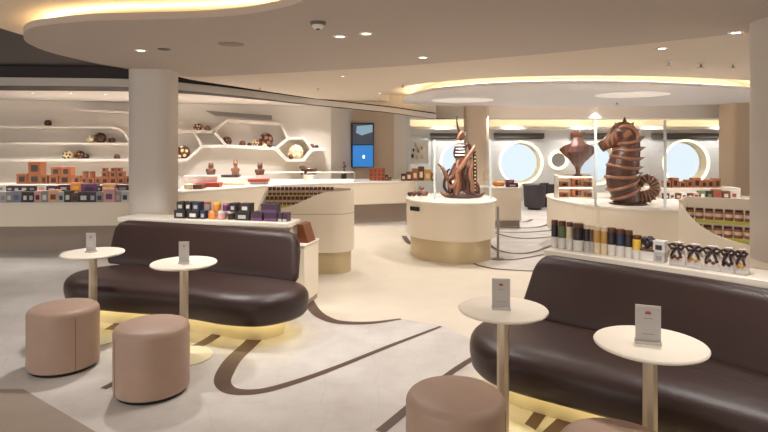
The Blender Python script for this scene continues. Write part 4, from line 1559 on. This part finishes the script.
fbm.rings(rings).build('body', M_spark, fs, smooth=False)
for s_ in (-1, 1):
    f = MB()
    f.rings([[(s_ * .11, -.05, .22), (s_ * .11, .05, .22), (s_ * .12, .05, .48), (s_ * .12, -.05, .48)], [(s_ * .20, -.02, .30), (s_ * .20, .02, .30), (s_ * .20, .02, .45), (s_ * .20, -.02, .45)], [(s_ * .275, -.006, .37), (s_ * .275, .006, .37), (s_ * .275, .006, .40), (s_ * .275, -.006, .40)]])
    f.build('side_fin', M_choc, fs, smooth=False)
tf = MB()
for k in range(5):
    a = PI / 2 + (k - 2) * .38
    tf.tube([(0, 0, .55), (.08 * math.cos(a), 0, .55 + .08 * math.sin(a)), (.15 * math.cos(a), 0, .55 + .13 * math.sin(a))], [.03, .034, .012], 8, .5)
tf.build('tail_fan', M_choc, fs)
# ---- right riser with copper boxes and jars
rr_ = tag(MB().box(4.65, 8.68, .851, 1.35, .34, .15).build('display_riser', M_top, smooth=False, bevel=.005), 'white riser on the seahorse island carrying a row of copper boxes', 'riser')
RZ = 8.52
for k, (a, b, yt) in enumerate(((665, 671, 181), (672, 679, 178), (679.5, 686, 181.5), (687, 693, 180), (693.5, 701, 178), (701.5, 707, 180.5), (707.5, 714, 180), (714.5, 721, 178.5))):
    cbox(a, b, yt, 1.002, RZ, 'copper window box, %s from left on the riser under the right porthole' % ORD[k], 'copper boxes on the riser under the right porthole', d=.12)
row([(664, 669, 193.5, 'brown', 'white'), (669.5, 675, 193, 'white', 'brown'), (675.5, 681, 193.5, 'brown', 'pink'), (681.5, 687, 193, 'white', 'dark'), (687.5, 693, 193.5, 'brown', 'white'), (693.5, 699, 193, 'pink', 'dark'), (699.5, 706, 191, 'green', 'white'), (706.5, 713, 191, 'dark', 'green'), (713.5, 722, 189.5, 'copper', 'red'), (722.5, 730, 191, 'brown', 'cream'), (730.5, 738, 190.5, 'white', 'red')],
    .851, 200, 8.34, 'packet', 'before the riser by the right porthole', 'packets before the riser under the right porthole', d=.08)
mat('x', (0, 0, 0))

# ---- left ledge boxes and jars
def along(a, d, n_, px, back):
    """point on a ledge seen at pixel column px, set back metres from its front edge"""
    p = a + n_ * back
    k = (px - 384) / F
    t = (k * p.y - p.x) / (d.x - k * d.y)
    q = p + d * t
    return q


LH = .871
low = [(176, 188.5, 'dark', 'silver', 'box'), (189, 202, 'dark', 'white', 'box'), (202.5, 208, 'navy', 'silver', 'box'), (208, 217, 'orange', 'peach', 'jar'), (217.5, 227, 'pink', 'white', 'jar'), (227.5, 236, 'dark', 'white', 'jar'), (236.5, 252, 'dark', 'silver', 'box'),
       (252.5, 265, 'plum', 'purple', 'plain'), (265.5, 279.5, 'plum', 'purple', 'plain'), (280, 284, 'plum', 'silver', 'plain'), (284.5, 289, 'plum', 'silver', 'plain')]
upp = [(179, 187, 'dark', 'silver', 'box'), (187.5, 194, 'dark', 'white', 'box'), (194.5, 202, 'navy', 'silver', 'box'), (204, 211.5, 'grey', 'red', 'jar'), (213, 221.5, 'orange', 'yellow', 'jar'), (222.5, 230, 'purple', 'pink', 'jar'), (231.5, 238.5, 'dark', 'silver', 'box'), (241.5, 252.5, 'dark', 'white', 'box'),
       (262, 279.5, 'plum', 'purple', 'plain')]
gl = 'dark boxes and jars on the left ledge'
tops = {}
for lv, lst in enumerate((low, upp)):
    for k, (a, b, c, pt, kind) in enumerate(lst):
        q = along(LLa, LLd, LLn, (a + b) / 2, .13)
        w = (b - a) * q.y / F * .95
        hh = .088
        zb = LH + lv * .0885
        lab = '%s %s, %s from left in the %s layer on the left ledge' % (c, 'box' if kind != 'jar' else 'jar', ORD[k], ('bottom', 'top')[lv])
        if kind == 'jar':
            t = thing('sweets_jar', lab, 'jar', (q.x, q.y, zb), LLr, gl)
            r = min(w, .12) / 2
            MB().lathe([(r * .9, 0), (r, .006), (r, hh * .7), (r * .85, hh * .76)], n=20).build('body', cm(c), t)
            MB().lathe([(r * .88, hh * .74), (r * .92, hh * .76), (r * .92, hh), (r * .8, hh)], n=20).build('lid', cm(pt), t)
        else:
            t = carton((q.x, q.y, zb), w, .11, hh, c, lab, gl, pt, LLr, 'label' if kind == 'box' else 'band')

# ---- right ledge jars
JH = .881
jars = [(551.5, 558, 'dark', 'white', 0), (558.5, 566, 'green', 'white', 0), (566.5, 573, 'cream', 'white', 0), (573.5, 583.5, 'dark', 'white', 0), (584, 590, 'dark', 'silver', 1), (590.5, 593.5, 'brown', 'silver', 1), (594, 600.5, 'gold', 'cream', 1), (601, 607.5, 'gold', 'cream', 1),
        (608, 616, 'dark', 'white', 0), (616.5, 624.5, 'navy', 'white', 0), (625, 632.5, 'dark', 'white', 0), (633, 641.5, 'yellow', 'white', 0)]
for k, (a, b, c, lowc, st) in enumerate(jars):
    q = along(RLa, RLd, RLn, (a + b) / 2, .12)
    w = (b - a) * q.y / F * .98
    hh = (24.5 if k < 11 else 21) * q.y / F
    t = thing('tall_jar', '%s tall jar, %s from left in the row on the right ledge' % (c, ORD[k]), 'jar', (q.x, q.y, JH), RLr, 'tall jars on the right ledge')
    hh *= 1.12
    r = min(w, .09) / 2 * 1.06
    MB().lathe([(r * .92, 0), (r, .006), (r, hh * .40)], n=22).build('lower_label', cm(lowc), t)
    MB().lathe([(r * .985, hh * .40), (r * .985, hh * .82), (r * .9, hh * .85)], n=22).build('contents', cm(c), t)
    MB().lathe([(r * .93, hh * .84), (r * .97, hh * .86), (r * .97, hh * .97), (r * .9, hh)], n=22).build('lid', cm('brown') if st == 0 else cm('cream'), t)
fb_ = along(RLa, RLd, RLn, 649, .12)
t = thing('flower_box', 'pale square box with dark flower top, between tall jars and bow-tied bags', 'box', (fb_.x, fb_.y, JH), RLr)
MB().box(0, 0, 0, .088, .088, .07).build('body', cm('white'), t, bevel=.004)
MB().box(0, 0, .07, .092, .092, .012).build('band', cm('brown'), t, smooth=False)
m_ = MB()
for k in range(9):
    a = 2 * PI * k / 8
    m_.ball((.03 * math.cos(a) * (k < 8), .03 * math.sin(a) * (k < 8), .115 + .012 * (k % 3)), .026, 8)
m_.build('flowers', cm('dark'), t)
fb_ = along(RLa, RLd, RLn, 660.5, .12)
carton((fb_.x, fb_.y, JH), .07, .07, .07, 'silver', 'silver grey box right of the flower box on the right ledge', 'stacked boxes on the right ledge', 'grey', RLr)
carton((fb_.x, fb_.y, JH + .0705), .075, .075, .075, 'white', 'clear white box stacked on the silver one on the right ledge', 'stacked boxes on the right ledge', 'dark', RLr)
M_cello = mat('milky cellophane', (226, 214, 204), .25)
M_bow = mat('dark satin bow', (56, 38, 36), .35)
bags = [(671, 686, 'brown'), (688, 704, 'gold'), (705, 722, 'brown'), (723, 736, 'dark'), (737, 748, 'gold')]
for k, (a, b, c) in enumerate(bags):
    q = along(RLa, RLd, RLn, (a + b) / 2, .11)
    w = (b - a) * q.y / F * 1.0
    t = thing('gift_bag', 'milky gift bag tied with a dark bow, %s from left on the right ledge' % ORD[k], 'gift bag', (q.x, q.y, JH), RLr, 'bow-tied gift bags on the right ledge')
    MB().rings([[(x, y, 0) for x, y in rrect(0, 0, w, .09, .02)], [(x, y, .06) for x, y in rrect(0, 0, w, .095, .02)], [(x, y, .105) for x, y in rrect(0, 0, w * .8, .08, .02)], [(x, y, .125) for x, y in rrect(0, 0, w * .35, .04, .012)], [(x, y, .15) for x, y in rrect(0, 0, w * .55, .06, .015)]]).build('bag', M_cello, t)
    MB().box(0, -.0455, .004, w * .86, .006, .026).build('paper_label', cm('silver'), t, smooth=False)
    m_ = MB()
    for s_ in (-1, 1):
        m_.tube([(0, -.03, .122), (s_ * w * .25, -.045, .142), (s_ * w * .48, -.04, .132), (s_ * w * .3, -.05, .112), (0, -.035, .118)], [.006, .010, .011, .010, .006], 8)
        m_.tube([(0, -.035, .118), (s_ * w * .2, -.055, .09), (s_ * w * .32, -.056, .062)], [.006, .008, .006], 8)
    m_.ball((0, -.038, .12), .012, 8)
    m_.build('bow', M_bow, t)
    m_ = MB()
    for j in range(4):
        m_.ball((w * (-.28 + .18 * j), -.046, .05 + .012 * (j % 2)), .012, 8)
    m_.build('sweets', cm(c), t)

# ---- tub chairs and low table near the portholes
def tub(px, dist, rz, label, s=1.0):
    x = (px - 384) * dist / F
    t = thing('tub_chair', label, 'chair', (x, dist, 0), rz, 'charcoal tub chairs by the portholes')
    n = 18
    rings = []
    for z, ro in ((.06, .235), (.10, .25), (.40, .27), (.60, .275)):
        L = []
        for j in range(n + 1):
            a = -PI * .16 + (PI * 1.32) * j / n
            L.append((ro, a, z))
        rings.append(L)
    mb = MB()
    R3 = []
    for L in rings:
        R3.append([(r * math.cos(a), r * math.sin(a), z) for r, a, z in L] + [((r - .06) * math.cos(a), (r - .06) * math.sin(a), z) for r, a, z in reversed(L)])
    mb.rings(R3).build('backrest', M_tub, t)
    MB().lathe([(.20, .06), (.21, .10), (.21, .30), (.19, .34), (.1, .35)], n=24).build('seat', M_tub, t)
    MB().lathe([(.17, 0), (.17, .06)], n=20).build('base', M_black, t)
    return t


tub(534.5, 14.2, PI + .3, 'charcoal tub chair seen from behind, nearest below the left round window')
tub(550.5, 14.75, PI / 2 + .4, 'charcoal tub chair farther back under the small ring window')
lt = thing('low_table', 'low round grey table between the charcoal tub chairs', 'table', (D(540, 185, 14.95)[0] - .1, 15.3, 0))
MB().lathe([(.28, .52), (.30, .53), (.30, .545), (.28, .55)], n=28).build('tabletop', M_grey, lt)
MB().lathe([(.025, .02), (.025, .525)], n=12).build('pole', M_metal, lt)
MB().lathe([(.16, 0), (.16, .012), (.03, .02)], n=24).build('base', M_metal, lt)
